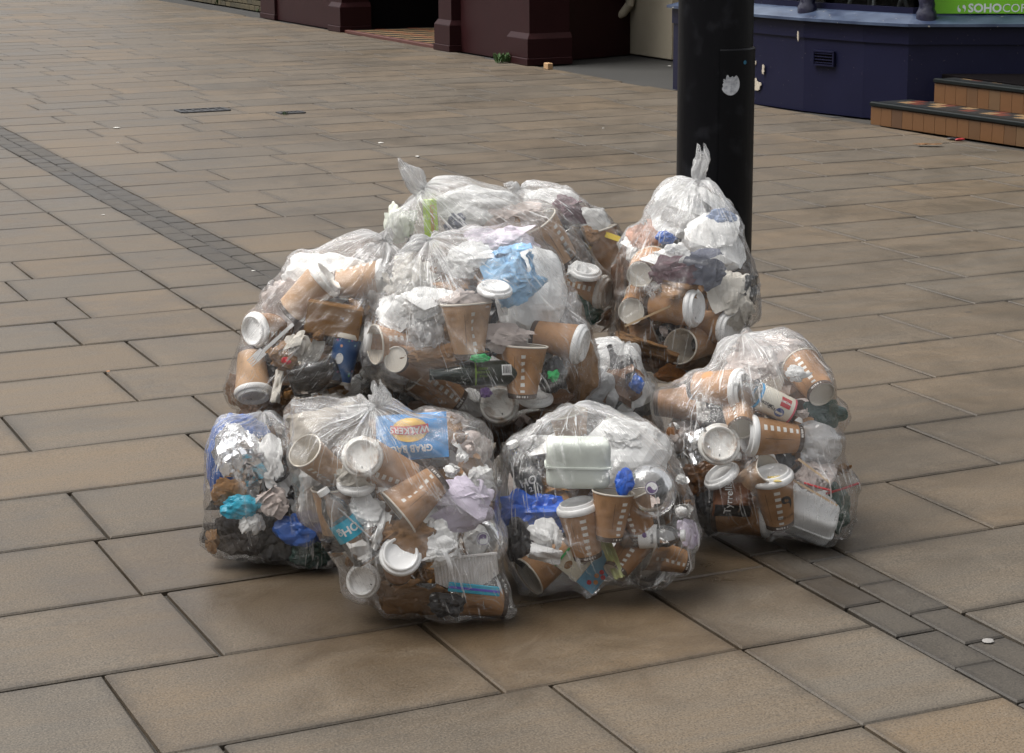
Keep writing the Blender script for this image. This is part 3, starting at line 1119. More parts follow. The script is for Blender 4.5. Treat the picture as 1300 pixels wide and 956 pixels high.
def film_mat():
    k = N('bag_film')
    pl = k.n('Attribute', attribute_name='pleat').outputs['Vector']
    bu = k.n('Attribute', attribute_name='bunch').outputs['Fac']
    co = k.coord()
    st = k.noise(k.vscale(pl, (6, 6, 1.0)), 1.0, 4, .4, .55)
    cr = k.noise(k.vscale(pl, (26, 26, 2.4)), 1.0, 4, .8, .6)
    fine = k.noise(co, 11, 4, 1.8, .6)
    n1 = k.bump(st, .38, .02)
    n2 = k.bump(cr, .5, .012, n1)
    n3 = k.bump(fine, .36, .022, n2)
    tr = k.n('BsdfTransparent', {'Color': (.988, .988, .985, 1)})
    df = k.n('BsdfDiffuse', {'Color': (.88, .88, .88, 1), 'Normal': n3})
    tl = k.n('BsdfTranslucent', {'Color': (.88, .88, .88, 1)})
    wh = k.n('MixShader', {0: .5, 1: df.outputs[0], 2: tl.outputs[0]})
    glint_lines = k.ramp(cr, (.585, 0.0), (.625, 1.0))  # sky glints on the folds, painted in as white streaks
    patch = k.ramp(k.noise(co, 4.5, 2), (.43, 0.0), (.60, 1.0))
    glint_creases = k.ramp(k.math('ABSOLUTE', k.math('SUBTRACT', fine, .5)), (.0, 1.0), (.014, 0.0))  # thin highlights along creases, painted white whatever the light
    b2 = k.math('POWER', bu, 1.5)
    milk = k.ramp(k.noise(k.vscale(pl, (1.6, 1.6, 1.1)), 1.0, 3, .4), (.47, 0.0), (.68, 1.0))
    v = k.math('ADD', k.math('MULTIPLY', milk, k.math('ADD', .02, k.math('MULTIPLY', k.math('POWER', bu, .5), .20))), k.math('MULTIPLY', b2, .48))
    v = k.math('ADD', v, k.math('MULTIPLY', glint_lines, k.math('ADD', k.math('MULTIPLY', patch, .55), k.math('MULTIPLY', b2, .5))))
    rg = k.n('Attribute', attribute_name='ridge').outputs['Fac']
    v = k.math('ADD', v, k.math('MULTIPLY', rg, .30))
    v = k.math('ADD', v, k.math('MULTIPLY', glint_creases, k.math('MULTIPLY', patch, .36)), clamp=True)
    a = k.n('MixShader', {0: v, 1: tr.outputs[0], 2: wh.outputs[0]})
    gl = k.n('BsdfGlossy', {'Color': (1, 1, 1, 1), 'Roughness': .11, 'Normal': n3})
    fr = k.n('Fresnel', {'IOR': 1.46, 'Normal': n3})
    f = k.math('MULTIPLY', fr.outputs[0], 1.15, clamp=True)
    f = k.math('MINIMUM', f, .6)
    b = k.n('MixShader', {0: f, 1: a.outputs[0], 2: gl.outputs[0]})
    k.t.links.new(b.outputs[0], k.out.inputs[0])
    return k.m


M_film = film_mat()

# ================================================================== kinds of rubbish
# every builder returns [(part name, (verts, faces), material, smooth)], in a frame whose +X looks at
# the viewer, +Z is the thing's own axis and +Y points to its right
HC, RTOP, RBOT = .108, .0425, .029


def k_cup(lid=False, tone=0, stained=False, fill=None, logo=False, dent=0):
    P_ = k_cup0(lid, tone, stained, fill, logo)
    if not dent:
        return P_
    g = rng(dent * 31)
    ov, a0, depth, za = .06 + .07 * dent, g.uniform(0, 6), .006 + .004 * dent, g.uniform(-.02, .03)
    out = []
    for n, (V, Fs), mt, sm in P_:
        V = V.copy()
        z = (V[:, 2] + HC / 2) / HC
        c, s = math.cos(a0), math.sin(a0)
        u, w_ = V[:, 0] * c + V[:, 1] * s, -V[:, 0] * s + V[:, 1] * c
        u, w_ = u * (1 - ov * z), w_ * (1 + ov * .7 * z)
        V[:, 0], V[:, 1] = u * c - w_ * s, u * s + w_ * c
        r = np.hypot(V[:, 0], V[:, 1]) + 1e-9
        da = (np.arctan2(V[:, 1], V[:, 0]) - a0 - .6 + math.pi) % (2 * math.pi) - math.pi
        k_ = depth * np.exp(-(da / .45) ** 2 - ((V[:, 2] - za) / .028) ** 2) * (r > .02)
        V[:, :2] *= (1 - k_ / r)[:, None]
        out.append((n, (V, Fs), mt, sm))
    return out


def k_cup0(lid=False, tone=0, stained=False, fill=None, logo=False):
    h = HC / 2
    P_ = [('cup_body', lathe([(RBOT + (RTOP - RBOT) * q, -h + HC * q) for q in np.linspace(0, 1, 9)], 32), KR[tone], True),
          ('cup_base', lathe([(0, -h + .004), (RBOT - .0022, -h + .004), (RBOT - .0018, -h - .0002), (RBOT + .0003, -h - .0002)], 32), M_cupbase, True),
          ('cup_lining', lathe([(RTOP - .0013 - (RTOP - RBOT) * q, h - .001 - (HC - .009) * q) for q in np.linspace(0, 1, 9)] + [(0, -h + .008)], 32), M_cupin, True)]
    if not lid:
        P_.append(('cup_rim', lathe([(RTOP - .001, h - .002), (RTOP + .0016, h - .0015), (RTOP + .002, h + .0008), (RTOP, h + .002), (RTOP - .0015, h + .0005)], 32), M_rim, True))
    else:
        P_ += k_lid(h, stained)
    if fill:
        P_.append(('coffee_dregs', lathe([(0, -.02), (RBOT + .003, -.02)], 24), M_coffee, True))
    if logo:
        s = swirl(.017)
        R0 = (RTOP + RBOT) / 2
        V = s[0] * [1, .8, 1.05]
        V = rotx(V, .35)
        sl = (RTOP - RBOT) / HC
        V = V + [0, .004, .006]
        V[:, 0] += V[:, 2] * sl
        P_.append(('swirl_mark', (bend(V, R0, .32, .0009), s[1]), M_ink, False))
        b = text('SOHO COFFEE', .005)
        V = b[0] + [0, .004, -.026]
        V[:, 0] += V[:, 2] * sl
        P_.append(('lettering', (bend(V, R0, .3, .0009), b[1]), M_ink, False))
    return P_


def k_lid(z=0.0, stained=False):
    s = 1.0
    pr = [(0, .0035), (.0275, .0035), (.0295, .0045), (.0325, .0125), (.0345, .0135), (.0365, .0125), (.0385, .0065), (.0425, .0055), (.0442, .003), (.0446, -.002), (.0436, -.006), (.0428, -.007)]
    V, Fs = lathe([(r, q + z) for r, q in pr], 36)
    hole = disc(.003, 10, .0016)
    hv = np.stack([hole[0][:, 1] + .0235, hole[0][:, 2], np.full(10, z + .0039)], -1)
    return [('lid', (V, Fs), M_lidst if stained else M_lid, True), ('sip_hole', (hv, hole[1]), M_ink, False)]


def k_jlid(stained=False):
    p = k_lid(0, stained)
    return [('lid_shell', p[0][1], p[0][2], True), p[1]]


def k_ball(seed, mt, sx, sy, sz, amp=.5, sub=4, name='crumpled_sheet'):
    if mt.name.startswith(('tissue', 'napkin', 'pinkish', 'brown_paper', 'cloth', 'salmon', 'purple_brown', 'silver', 'slate')) and amp > .3:
        return [(name, wad(seed, sx, sy, sz, amp), mt, 14)]
    return [(name, crumple(seed, sx, sy, sz, amp, sub), mt, False)]


def k_sheet(seed, mt, w, h, bulge=.02, amp=.008, torn=.05, name='flat_sheet'):
    return [(name, sheet(seed, w, h, bulge, amp, torn=torn), mt, False)]


def k_box(sx, sy, sz, mt, b=.004, part='panel'):
    return [(part, box(0, 0, 0, sx, sy, sz, b), mt, False)]


def k_water(L=.19, R=.031, lab='teal'):
    pr = [(0, -L / 2), (R * .8, -L / 2), (R, -L / 2 + .006)]
    for q in np.linspace(-L / 2 + .012, L * .22, 14):
        pr.append((R - .0011 * (1 + math.sin(q * 520)), q))
    pr += [(R * .93, L * .27), (R * .62, L * .37), (.0125, L * .42), (.0125, L * .455)]
    P_ = [('bottle_body', lathe(pr, 36), M_clear, True),
          ('bottle_cap', lathe([(0, L * .52), (.0125, L * .52), (.0138, L * .515), (.0138, L * .45), (.0125, L * .445)], 24), M_lid, True)]
    z0, hh = -.006, .046
    if lab == 'teal':
        P_.append(('bottle_label', lathe([(R + .0008, z0 - hh / 2), (R + .0008, z0 + hh / 2)], 40), M_turq, True))
        for s, hgt, yy, zz, ro in (('OH', .019, .008, z0, math.pi), ('OB', .010, -.017, z0 + .004, math.pi / 2)):
            v, f = text(s, hgt, .03)
            v = rotx(v, ro) + [0, yy, zz]
            P_.append(('lettering', (bend(v, R, 0, .0018), f), M_wht, False))
    elif lab == 'dark':
        P_.append(('bottle_label', lathe([(R + .0008, z0 - .03), (R + .0008, z0 + .034)], 40), plain('slate_label', (.035, .042, .05), .4), True))
        for s, hgt, yy, zz, ro in (('HO', .02, .002, z0 + .004, 0), ('2', .012, .0, z0 - .016, 0)):
            v, f = text(s, hgt, .03)
            v = rotx(v, ro) + [0, yy, zz]
            P_.append(('lettering', (bend(v, R, 0, .0018), f), M_wht, False))
    elif lab == 'small':
        P_.append(('bottle_label', lathe([(R + .0008, -.03), (R + .0008, .014)], 40), M_wht, True))
        v, f = text('spring', .007)
        P_.append(('lettering', (bend(v + [0, 0, .004], R, .1, .0016), f), M_ink, False))
        v, f = disc(.006, 14)
        P_.append(('label_mark', (bend(v + [0, -.006, -.014], R, 0, .0016), f), M_purple, False))
    elif lab == 'cream':
        mcl = plain('cream_label', (.74, .70, .60), .5)
        P_.append(('bottle_label', lathe([(R + .0008, -L / 2 + .004), (R + .0008, .012)], 40), mcl, True))
        P_.append(('blue_stripe', lathe([(R + .0012, .0125), (R + .0012, .0195)], 40), plain('cyan_stripe', (.05, .36, .72), .4), True))
        P_.append(('pink_stripe', lathe([(R + .0012, -L / 2 + .003), (R + .0012, -L / 2 + .008)], 40), plain('pink_stripe', (.62, .10, .14), .4), True))
        for s, zz, yy in (('this', -.022, -.018), ('water', -.006, -.014)):
            v, f = text(s, .011, .015)
            v = rotx(v, -math.pi / 2) + [0, yy + .006, zz]
            P_.append(('lettering', (bend(v, R, 0, .0016), f), M_ink, False))
        V, Fs = sheet(1, .026, .028, 0, 0, 5, 5)
        P_.append(('red_panel', (bend(V + [0, .014, -.052], R, 0, .0016), Fs), M_red, False))
        for s, zz in (('LEMON', -.048), ('& lime', -.057)):
            v, f = text(s, .006, .01)
            v = rotx(v, -math.pi / 2)
            P_.append(('lettering', (bend(v + [0, .014, zz], R, 0, .0022), f), M_wht, False))
        v, f = disc(.0125, 18)
        P_.append(('blue_seal', (bend(v + [0, -.016, -.046], R, 0, .0016), f), plain('navy_print', (.02, .06, .25), .4), False))
    return P_


def k_beer():
    R, L = .030, .22
    pr = [(0, -L / 2), (R * .9, -L / 2), (R, -L / 2 + .005), (R, .02), (R * .85, .04), (.014, .075), (.0125, L / 2 - .012), (.014, L / 2 - .01), (.014, L / 2)]
    P_ = [('bottle_body', lathe(pr, 36), M_bottle, True), ('bottle_label', lathe([(R + .0006, -.10), (R + .0006, .012)], 40), plain('black_green_label', (.012, .017, .008), .35, .5), True)]
    lime = plain('lime_print', (.20, .33, .03), .5)
    for s, yy, zz in (('FRESH', .008, -.02), ('BREWED', -.001, -.02), ('330ml', -.010, -.02)):
        v, f = text(s, .006)
        P_.append(('lettering', (bend(rotx(v, -math.pi / 2) * [1, 1, 1] + [0, yy, zz], R, .1, .0016), f), lime, False))
    V, Fs = sheet(1, .026, .024, 0, 0, 5, 5)
    P_.append(('barcode_panel', (bend(V + [0, .004, -.078], R, .1, .0014), Fs), M_wht, False))
    g_ = random.Random(4)
    z = -.088
    bars = []
    while z < -.068:
        w_ = g_.choice((.0006, .0009, .0014))
        bars.append((sheet(1, .018, w_, 0, 0, 4, 2)[0] + [0, .005, z], sheet(1, .018, w_, 0, 0, 4, 2)[1]))
        z += w_ + g_.choice((.0007, .001))
    V, Fs = merge(*bars)
    P_.append(('barcode_bars', (bend(V, R, .1, .0019), Fs), M_ink, False))
    V, Fs = lathe([(R + .0012, -.004), (R + .0012, 0)], 40)
    P_.append(('lime_band', (V, Fs), lime, True))
    return P_


def k_crisps(kind='blue'):
    w_, h_, t_ = (.172, .112, .026) if kind == 'blue' else (.085, .10, .022)
    nx, nz = 26, 20
    g_ = rng(8)
    y, z = np.meshgrid(np.linspace(-1, 1, nx), np.linspace(-1, 1, nz))

    def px(yn, zn):
        v = t_ * (1 - np.abs(yn) ** 3) * (1 - np.abs(zn) ** 4)
        for i in range(7):
            a, fr, ph = [(0.3, 1.3, .2), (1.2, 1.7, .9), (2.2, 1.1, .4), (.9, 2.6, 1.1), (1.8, 2.3, .6), (2.7, 1.9, .1), (.1, 3.1, .8)][i]
            v = v + .0042 * (tri((yn * math.cos(a) + zn * math.sin(a)) * fr + ph) - .5) / fr * 1.4
        return v
    x = px(y, z)
    F1 = np.stack([x, y * w_ / 2, z * h_ / 2], -1).reshape(-1, 3)
    q = [[j * nx + i, j * nx + i + 1, (j + 1) * nx + i + 1, (j + 1) * nx + i] for j in range(nz - 1) for i in range(nx - 1)]
    B = F1.copy()
    B[:, 0] = -B[:, 0] * .7 - .001
    body = merge((F1, q), (B, [f[::-1] for f in q]))

    def on(VF, off, sub=True):
        V = VF[0].copy()
        V[:, 0] = px(V[:, 1] / (w_ / 2), V[:, 2] / (h_ / 2)) + off
        return V, VF[1]

    def grid_disc(cy, cz, ry, rz):
        V, Fs = [], []
        for i in range(7):
            for j in range(28):
                a = 2 * math.pi * j / 28
                V.append((0, cy + ry * i / 6 * math.cos(a), cz + rz * i / 6 * math.sin(a)))
        for i in range(6):
            for j in range(28):
                Fs.append([i * 28 + j, i * 28 + (j + 1) % 28, (i + 1) * 28 + (j + 1) % 28, (i + 1) * 28 + j])
        return np.array(V), Fs
    if kind == 'blue':
        P_ = [('packet', body, plain('crisp_packet_blue', (.035, .30, .72), .32, .5, .35, 12), True),
              ('yellow_sun', on(grid_disc(.004, -.012, .044, .030), .0016), plain('packet_yellow', (.85, .52, .09), .35), True)]
        rib = sheet(1, .092, .021, 0, 0, 20, 5)
        rv = rib[0] + [0, .004, -.012]
        rv[:, 2] += .006 * np.cos(rv[:, 1] / .046 * 1.5) - .003
        P_.append(('red_ribbon', on((rv, rib[1]), .0028), plain('packet_red', (.62, .05, .045), .35), True))
        v, f = text('WALKERS', .0155, .02)
        v = v + [0, .004, -.012]
        v[:, 2] += .006 * np.cos(v[:, 1] / .046 * 1.5) - .003
        P_.append(('lettering', on((v, f), .0040), M_wht, False))
        v, f = text('GRAB BAG', .0165, .035)
        v = v * [1, .92, 1] + [0, .002, .033]
        P_.append(('lettering', on((v, f), .0030), M_wht, False))
    else:
        P_ = [('packet', body, plain('crisp_packet_brown', (.16, .055, .018), .35, .5, .5, 18), True)]
        v, f = text('Tyrrells', .019, .01)
        P_.append(('lettering', on((v * [1, .95, 1] + [0, .004, .016], f), .003), M_wht, False))
        v, f = text('hand cooked crisps', .006)
        P_.append(('lettering', on((v + [0, .002, -.012], f), .003), plain('pale_print', (.45, .33, .24), .5), False))
        P_.append(('black_end', on((sheet(1, .03, .096, 0, 0, 8, 12)[0] + [0, -.028, 0], sheet(1, .03, .096, 0, 0, 8, 12)[1]), .0022), M_dark, True))
    return P_


def k_clam(sx=.11, sy=.13, sz=.12, mt=None):
    mt = mt or M_foam
    a, b = rounded(sx, sy, sz, .28, 32, +1), rounded(sx, sy, sz * .8, .28, 32, -1)
    lip = rounded(sx * 1.06, sy * 1.06, .007, .25, 32)
    return [('box_lid', (a[0] + [0, 0, .003], a[1]), mt, True), ('box_base', (b[0] - [0, 0, .003], b[1]), mt, True), ('box_lip', lip, mt, True)]


def k_dome(sticker=True):
    P_ = [('dome', lathe([(0, .032), (.018, .031), (.036, .022), (.046, .004), (.047, 0)], 36), M_clear, True),
          ('dome_rim', lathe([(.047, 0), (.051, .001), (.051, -.003), (.047, -.006)], 36), M_clear, True)]
    if sticker:
        zz = .0325

        def flat(VF, dz):
            V = np.stack([-VF[0][:, 2] * -1, VF[0][:, 1], np.full(len(VF[0]), zz + dz)], -1)
            return V + [.003, -.004, 0], VF[1]
        P_ += [('sticker', flat(disc(.0125), 0), M_purple, False), ('sticker_face', flat(disc(.0112), .0006), M_wht, False),
               ('swirl_mark', flat((rotx(swirl(.0095)[0], .5), swirl(.0095)[1]), .0012), M_purple, False)]
    return P_


def k_clearcup(sticker=False):
    P_ = [('cup_wall', lathe([(0, -.05), (.03, -.05), (.033, -.046), (.045, .05), (.047, .051), (.047, .053), (.044, .052)], 36), M_clear, True)]
    return P_


def k_bluecup():
    h = .055
    k = N('blue_tub_print') if 'blue_tub_print' not in MATS else None
    if k:
        co = k.coord()
        c = k.mix(k.noise(co, 30, 2), (.008, .035, .16), (.02, .12, .30))
        vor = k.n('TexVoronoi', {'Vector': co, 'Scale': 55.0})
        c = k.mix(k.ramp(vor.outputs[0], (.16, .9), (.24, 0.0)), c, k.mix(.25, vor.outputs[1], (.5, .1, .5)))
        MATS['blue_tub_print'] = k.pbr(c, .4)
    P_ = [('tub_wall', lathe([(.036, -h), (.030, h)], 36), MATS['blue_tub_print'], True),
          ('tub_rim', lathe([(.036, -h), (.041, -h), (.042, -h - .004), (.040, -h - .012), (.030, -h - .013)], 36), M_rim, True),
          ('tub_foot', lathe([(.030, h), (.032, h + .001), (.032, h + .008), (.028, h + .008), (.0, h + .002)], 36), M_rim, True)]
    v, f = disc(.010, 18, .014)
    P_.append(('pale_oval', (bend(v + [0, .008, -.002], .033, 0, .0012), f), M_wht, False))
    return P_


def k_tray():
    return [('tray_shell', rounded(.05, .13, .075, .3, 28), M_tray, True), ('dark_leftovers', crumple(31, .036, .105, .055, .5), M_coffee, False)]


def k_milkcard():
    P_ = [('card_panel', box(0, 0, 0, .003, .062, .115, .001), plain('cream_card', (.62, .58, .47), .6), False),
          ('green_edge', box(.0008, -.031, 0, .0035, .005, .115, .0005), M_bgreen, False),
          ('picture_panel', box(.0002, .056, -.004, .003, .048, .105, .001), plain('pale_blue_print', (.13, .33, .48), .5), False)]
    for s, zz, yy in (('semi skimmed', .022, .014), ('keep refrigerated', .022, .020), ('once open', .028, .026)):
        v, f = text(s, .0045)
        v = rotx(v, math.pi / 2)
        P_.append(('lettering', (v + [.0022, yy, zz - .012], f), M_purple, False))
    for i, (yy, zz, mt) in enumerate(((.064, .0, M_red), (.072, .012, M_orange), (.060, -.014, M_orange), (.074, -.008, M_red), (.066, .018, M_purple), (.068, -.028, M_orange), (.056, -.038, M_red))):
        P_.append(('fruit_print', (disc(.006, 8)[0] + [.0023, yy, zz], disc(.006, 8)[1]), mt, False))
    P_.append(('torn_patch', (crumple(77, .002, .02, .024, .3, 2)[0] + [.001, -.008, -.036], ico(2)[1]), M_cardlt, False))
    P_.append(('torn_patch', (crumple(78, .002, .016, .018, .3, 2)[0] + [.001, .004, .042], ico(2)[1]), M_cardlt, False))
    return P_


def k_corrug():
    n = 60
    V, Fs = [], []
    for i in range(n + 1):
        y = (i / n - .5) * .145
        x = .0016 * math.sin(i / n * 2 * math.pi * 20)
        t = i / n
        zb = -.034 - .012 * math.sin(t * 3.1) + .05 * max(0, t - .62) + .05 * max(0, .25 - t)
        V += [(x, y, .03), (x, y, zb)]
    for i in range(n):
        Fs.append([2 * i, 2 * i + 2, 2 * i + 3, 2 * i + 1])
    return [('fluted_sheet', (np.array(V), Fs), plain('pale_card', (.62, .59, .57), .7), True), ('card_edge', box(0, 0, .032, .007, .148, .006, .001), plain('pale_card', (.62, .59, .57), .7), False)]


def k_strip():
    return [('strip', box(0, 0, 0, .004, .118, .023, .002), M_turq, False), ('purple_line', box(.0018, 0, 0, .002, .116, .006, .0004), plain('violet_line', (.10, .08, .55), .4), False)]


def k_confect():
    v, f = text('Confectionery', .013, .01)
    v = rotx(v, -math.pi / 2)
    return [('carton_face', box(0, 0, 0, .03, .038, .135, .002), plain('lime_card', (.36, .56, .005), .5, .4, .2, 20), False),
            ('lettering', (v + [.0158, .006, 0], f), M_red, False)]


def k_stick(L=.14, mt=None, r=.0022):
    return [('stick', box(0, 0, 0, .0016, .0055, L, .0004), mt or M_stickw, False)]


def k_straw(L=.12, mt=None, r=.003):
    return [('straw', tube([(0, 0, -L / 2), (0, .001, 0), (0, 0, L / 2)], r, 10), mt or M_strawb, True)]


def k_fork():
    return [('handle', box(0, 0, .02, .003, .009, .11, .001), M_lid, False), ('head', box(0, 0, -.045, .004, .022, .03, .002), M_lid, False),
            ('prong', merge(*[box(0, q, -.068, .003, .003, .02, .0006) for q in (-.009, -.003, .003, .009)]), M_lid, False)]


# ================================================================== the bags
# outline: the bag's silhouette in photo pixels; c: middle; d: distance of the middle; D: half depth
BAGS = {
    'A': dict(c=(505, 640), d=4.79, D=.235, knot=(478, 516, .60), tail=[(478, 516), (482, 503), (480, 489)], tr=.017,
              lab='clear rubbish bag at the front left with a blue crisp packet inside', seed=1,
              out=[(362, 499), (400, 496), (440, 506), (478, 507), (510, 512), (560, 522), (604, 524), (622, 528), (626, 580), (637, 620), (645, 680), (648, 735), (650, 775), (625, 788), (585, 793), (525, 786), (480, 765), (440, 742), (405, 690), (380, 650), (362, 605), (357, 570), (364, 540)]),
    'B': dict(c=(757, 632), d=4.95, D=.235, knot=(728, 517, .12), tail=None, tr=.01,
              lab='clear rubbish bag at the front centre with a bright blue plastic bag inside', seed=2,
              out=[(632, 580), (655, 552), (690, 522), (730, 512), (775, 515), (812, 528), (845, 555), (872, 590), (887, 625), (889, 670), (875, 715), (850, 738), (810, 742), (770, 744), (700, 755), (662, 757), (645, 735), (634, 690), (630, 630)]),
    'C': dict(c=(345, 620), d=5.16, D=.20, knot=(335, 526, .1), tail=None, tr=.01,
              lab='low rubbish bag at far left with blue wrapping and silver foil inside', seed=3,
              out=[(262, 560), (275, 535), (300, 521), (350, 530), (400, 545), (440, 600), (445, 680), (425, 722), (380, 722), (325, 716), (285, 708), (262, 690), (257, 640), (258, 590)]),
    'D': dict(c=(395, 425), d=5.30, D=.20, knot=(487, 308, .15), tail=[(487, 312), (489, 302), (492, 294)], tr=.016,
              lab='clear rubbish bag at upper left holding a blue tub and cups', seed=4,
              out=[(440, 298), (470, 299), (490, 304), (505, 340), (512, 400), (500, 460), (470, 495), (420, 520), (365, 545), (335, 544), (300, 520), (284, 492), (290, 460), (305, 425), (325, 385), (350, 350), (385, 318)]),
    'E': dict(c=(612, 420), d=5.22, D=.235, knot=(549, 308, .50), tail=[(549, 308), (530, 308), (512, 318)], tr=.014,
              lab='large clear rubbish bag on top of the pile with light blue cloth inside', seed=5,
              out=[(455, 425), (462, 390), (478, 350), (500, 322), (548, 303), (600, 285), (645, 276), (682, 290), (705, 325), (732, 370), (750, 410), (758, 450), (757, 490), (735, 515), (690, 528), (635, 545), (580, 530), (530, 505), (480, 490), (460, 465)]),
    'F': dict(c=(650, 345), d=5.74, D=.20, knot=(541, 243, .25), tail=[(541, 243), (530, 236), (522, 222), (510, 207)], tr=.022,
              lab='rear rubbish bag with a long twisted neck and a lime green carton inside', seed=6,
              out=[(484, 262), (505, 250), (541, 240), (570, 231), (595, 229), (640, 243), (690, 262), (725, 278), (755, 310), (775, 350), (779, 390), (762, 410), (730, 440), (650, 460), (550, 440), (490, 380), (484, 310)]),
    'G': dict(c=(725, 320), d=5.98, D=.20, knot=(660, 243, .2), tail=[(660, 243), (650, 240), (643, 238)], tr=.016,
              lab='rearmost rubbish bag with a yellow wrapper at its right side', seed=7,
              out=[(655, 243), (675, 233), (705, 232), (735, 246), (762, 266), (790, 290), (808, 310), (815, 360), (800, 420), (720, 440), (660, 400), (640, 320)]),
    'H': dict(c=(870, 355), d=5.66, D=.21, knot=(886, 232, .15), tail=[(886, 232), (888, 218), (893, 202), (891, 187)], tr=.016,
              lab='upright clear rubbish bag leaning on the black post with a tall tied neck', seed=8,
              out=[(775, 360), (778, 325), (800, 290), (828, 255), (848, 232), (870, 225), (886, 222), (905, 238), (930, 268), (950, 300), (963, 335), (971, 385), (968, 410), (940, 440), (905, 470), (870, 483), (830, 485), (800, 465), (775, 445), (771, 400)]),
    'I': dict(c=(965, 575), d=5.30, D=.22, knot=(940, 430, .22), tail=None, tr=.012,
              lab='clear rubbish bag at the right with a small water bottle and red straw', seed=9,
              out=[(828, 500), (850, 480), (900, 460), (940, 425), (970, 408), (1000, 405), (1022, 418), (1040, 440), (1055, 457), (1060, 490), (1072, 530), (1074, 570), (1085, 610), (1092, 640), (1086, 660), (1062, 680), (1040, 694), (1010, 690), (960, 680), (900, 678), (850, 660), (830, 600), (826, 550)]),
    'J': dict(c=(770, 520), d=5.50, D=.21, knot=(790, 440, .3), tail=None, tr=.01,
              lab='half hidden rubbish bag with a white foam box, between the other bags', seed=10,
              out=[(640, 500), (690, 470), (730, 430), (770, 423), (800, 440), (825, 475), (840, 520), (850, 600), (840, 660), (760, 680), (690, 660), (635, 640), (625, 560)]),
    'K': dict(c=(540, 520), d=5.52, D=.20, knot=(520, 440, .3), tail=None, tr=.01,
              lab='buried rubbish bag glimpsed in the dark gap under the large top bag', seed=11,
              out=[(440, 470), (480, 430), (540, 420), (600, 430), (650, 470), (665, 540), (650, 620), (560, 660), (470, 640), (435, 560)]),
}
PP = 2.6
for _k in 'ABCI':
    BAGS[_k]['pp'] = 3.1


def prep(b):
    cx, cy = b['c']
    pts = np.array(b['out'], float)
    mpp = b['d'] / FPX
    x, y = (pts[:, 0] - cx) * mpp, (cy - pts[:, 1]) * mpp
    th, r = np.arctan2(y, x), np.hypot(x, y)
    o = np.argsort(th)
    th, r = th[o], r[o]
    th = np.concatenate([th - 2 * np.pi, th, th + 2 * np.pi])
    r = np.tile(r, 3)
    # straight chords between outline points
    xs, ys = r * np.cos(th), r * np.sin(th)
    T, S = [], []
    for i in range(len(th) - 1):
        for t in np.linspace(0, 1, 8, endpoint=False):
            X, Y = xs[i] + (xs[i + 1] - xs[i]) * t, ys[i] + (ys[i + 1] - ys[i]) * t
            T.append(th[i] + (th[i + 1] - th[i]) * t)
            S.append(math.hypot(X, Y))
    b['th'], b['s'] = np.array(T), np.array(S)
    b['o'] = at(cx, cy, b['d'])
    kx, ky, kz = b['knot']
    kv = np.array([(kx - cx) * mpp, (cy - ky) * mpp, 0])
    s = np.interp(math.atan2(kv[1], kv[0]), b['th'], b['s'])
    kv[2] = kz * b['D']
    b['kv'] = kv


AX = np.stack([RT, UP, -FW], 1)      # columns: view-frame axes in world space


def base_r(b, d):
    th = np.arctan2(d[:, 1], d[:, 0])
    s = np.interp(th, b['th'], b['s'])
    sp = np.hypot(d[:, 0], d[:, 1])
    q = b.get('pp', PP)
    return ((sp / s) ** q + (np.abs(d[:, 2]) / b['D']) ** q) ** (-1 / q)


def ratio(b, Pw):
    q = (Pw - b['o']) @ AX
    n = np.linalg.norm(q, axis=1) + 1e-9
    return n / base_r(b, q / n[:, None]), q, n


for b in BAGS.values():
    prep(b)
    b['pts'] = []

_cache = {}


def frame(axis, spin=0.0):
    z = np.array(axis, float)
    z /= np.linalg.norm(z)
    t = np.array([0, 0, 1.0])
    x = t - (t @ z) * z
    if np.linalg.norm(x) < .12:
        x = np.array([0, 1.0, 0]) - z[1] * z
    x /= np.linalg.norm(x)
    y = np.cross(z, x)
    c, s = math.cos(spin), math.sin(spin)
    x, y = c * x + s * y, -s * x + c * y
    return np.stack([x, y, z], 1)


def put(bag, name, builder, px, py, axis, label, cat, group=None, spin=0.0, s=1.0, sink=0.0, **kw):
    b = BAGS[bag]
    kk = (builder.__name__, tuple(sorted((a, getattr(v, 'name', v)) for a, v in kw.items())))
    if kk not in _cache:
        prt = builder(**kw)
        _cache[kk] = ([(n, mesh(n, V, Fs, mt, bool(sm), 40 if sm is True else sm), ) for n, (V, Fs), mt, sm in prt],
                      np.vstack([np.vstack([V] + [np.array([V[f].mean(0) for f in Fs])]) for n, (V, Fs), mt, sm in prt]))
    parts, pts = _cache[kk]
    Rm = AX @ frame(axis, spin)
    pv = pts @ Rm.T * s
    best = None
    d = b['d'] - b['D'] - .03
    while d < b['d'] + b['D']:
        p = at(px, py, d)
        W = pv + p
        mx = ratio(b, W)[0].max()
        if best is None or mx < best[0]:
            best = (mx, d)
        if mx <= .995:
            break
        if mx > best[0] + .05 and d > b['d']:
            break
        d += .006
    d = best[1] + sink
    p = at(px, py, d)
    for _ in range(30):
        W = pv + p
        if ratio(b, W)[0].max() <= 1.03:
            break
        p = p + (b['o'] - p) * .045
    W = pv + p
    lo = W[:, 2].min()
    if lo < .006:
        p = p + np.array([0, 0, .006 - lo])
        W = pv + p
    b['pts'].append(W)
    mw = Matrix.Identity(4)
    for i in range(3):
        for j in range(3):
            mw[i][j] = Rm[i, j] * s
        mw[i][3] = p[i]
    if len(parts) == 1:
        return link(name, parts[0][1], None, label, cat, group, mw=mw)
    root = link(name, None, None, label, cat, group, mw=mw)
    for n, me in parts:
        link(n, me, root)
    return root


CG, LG, TG = 'paper cups in the rubbish bags', 'loose cup lids in the rubbish bags', 'crumpled tissues in the rubbish bags'


_cn = [0]


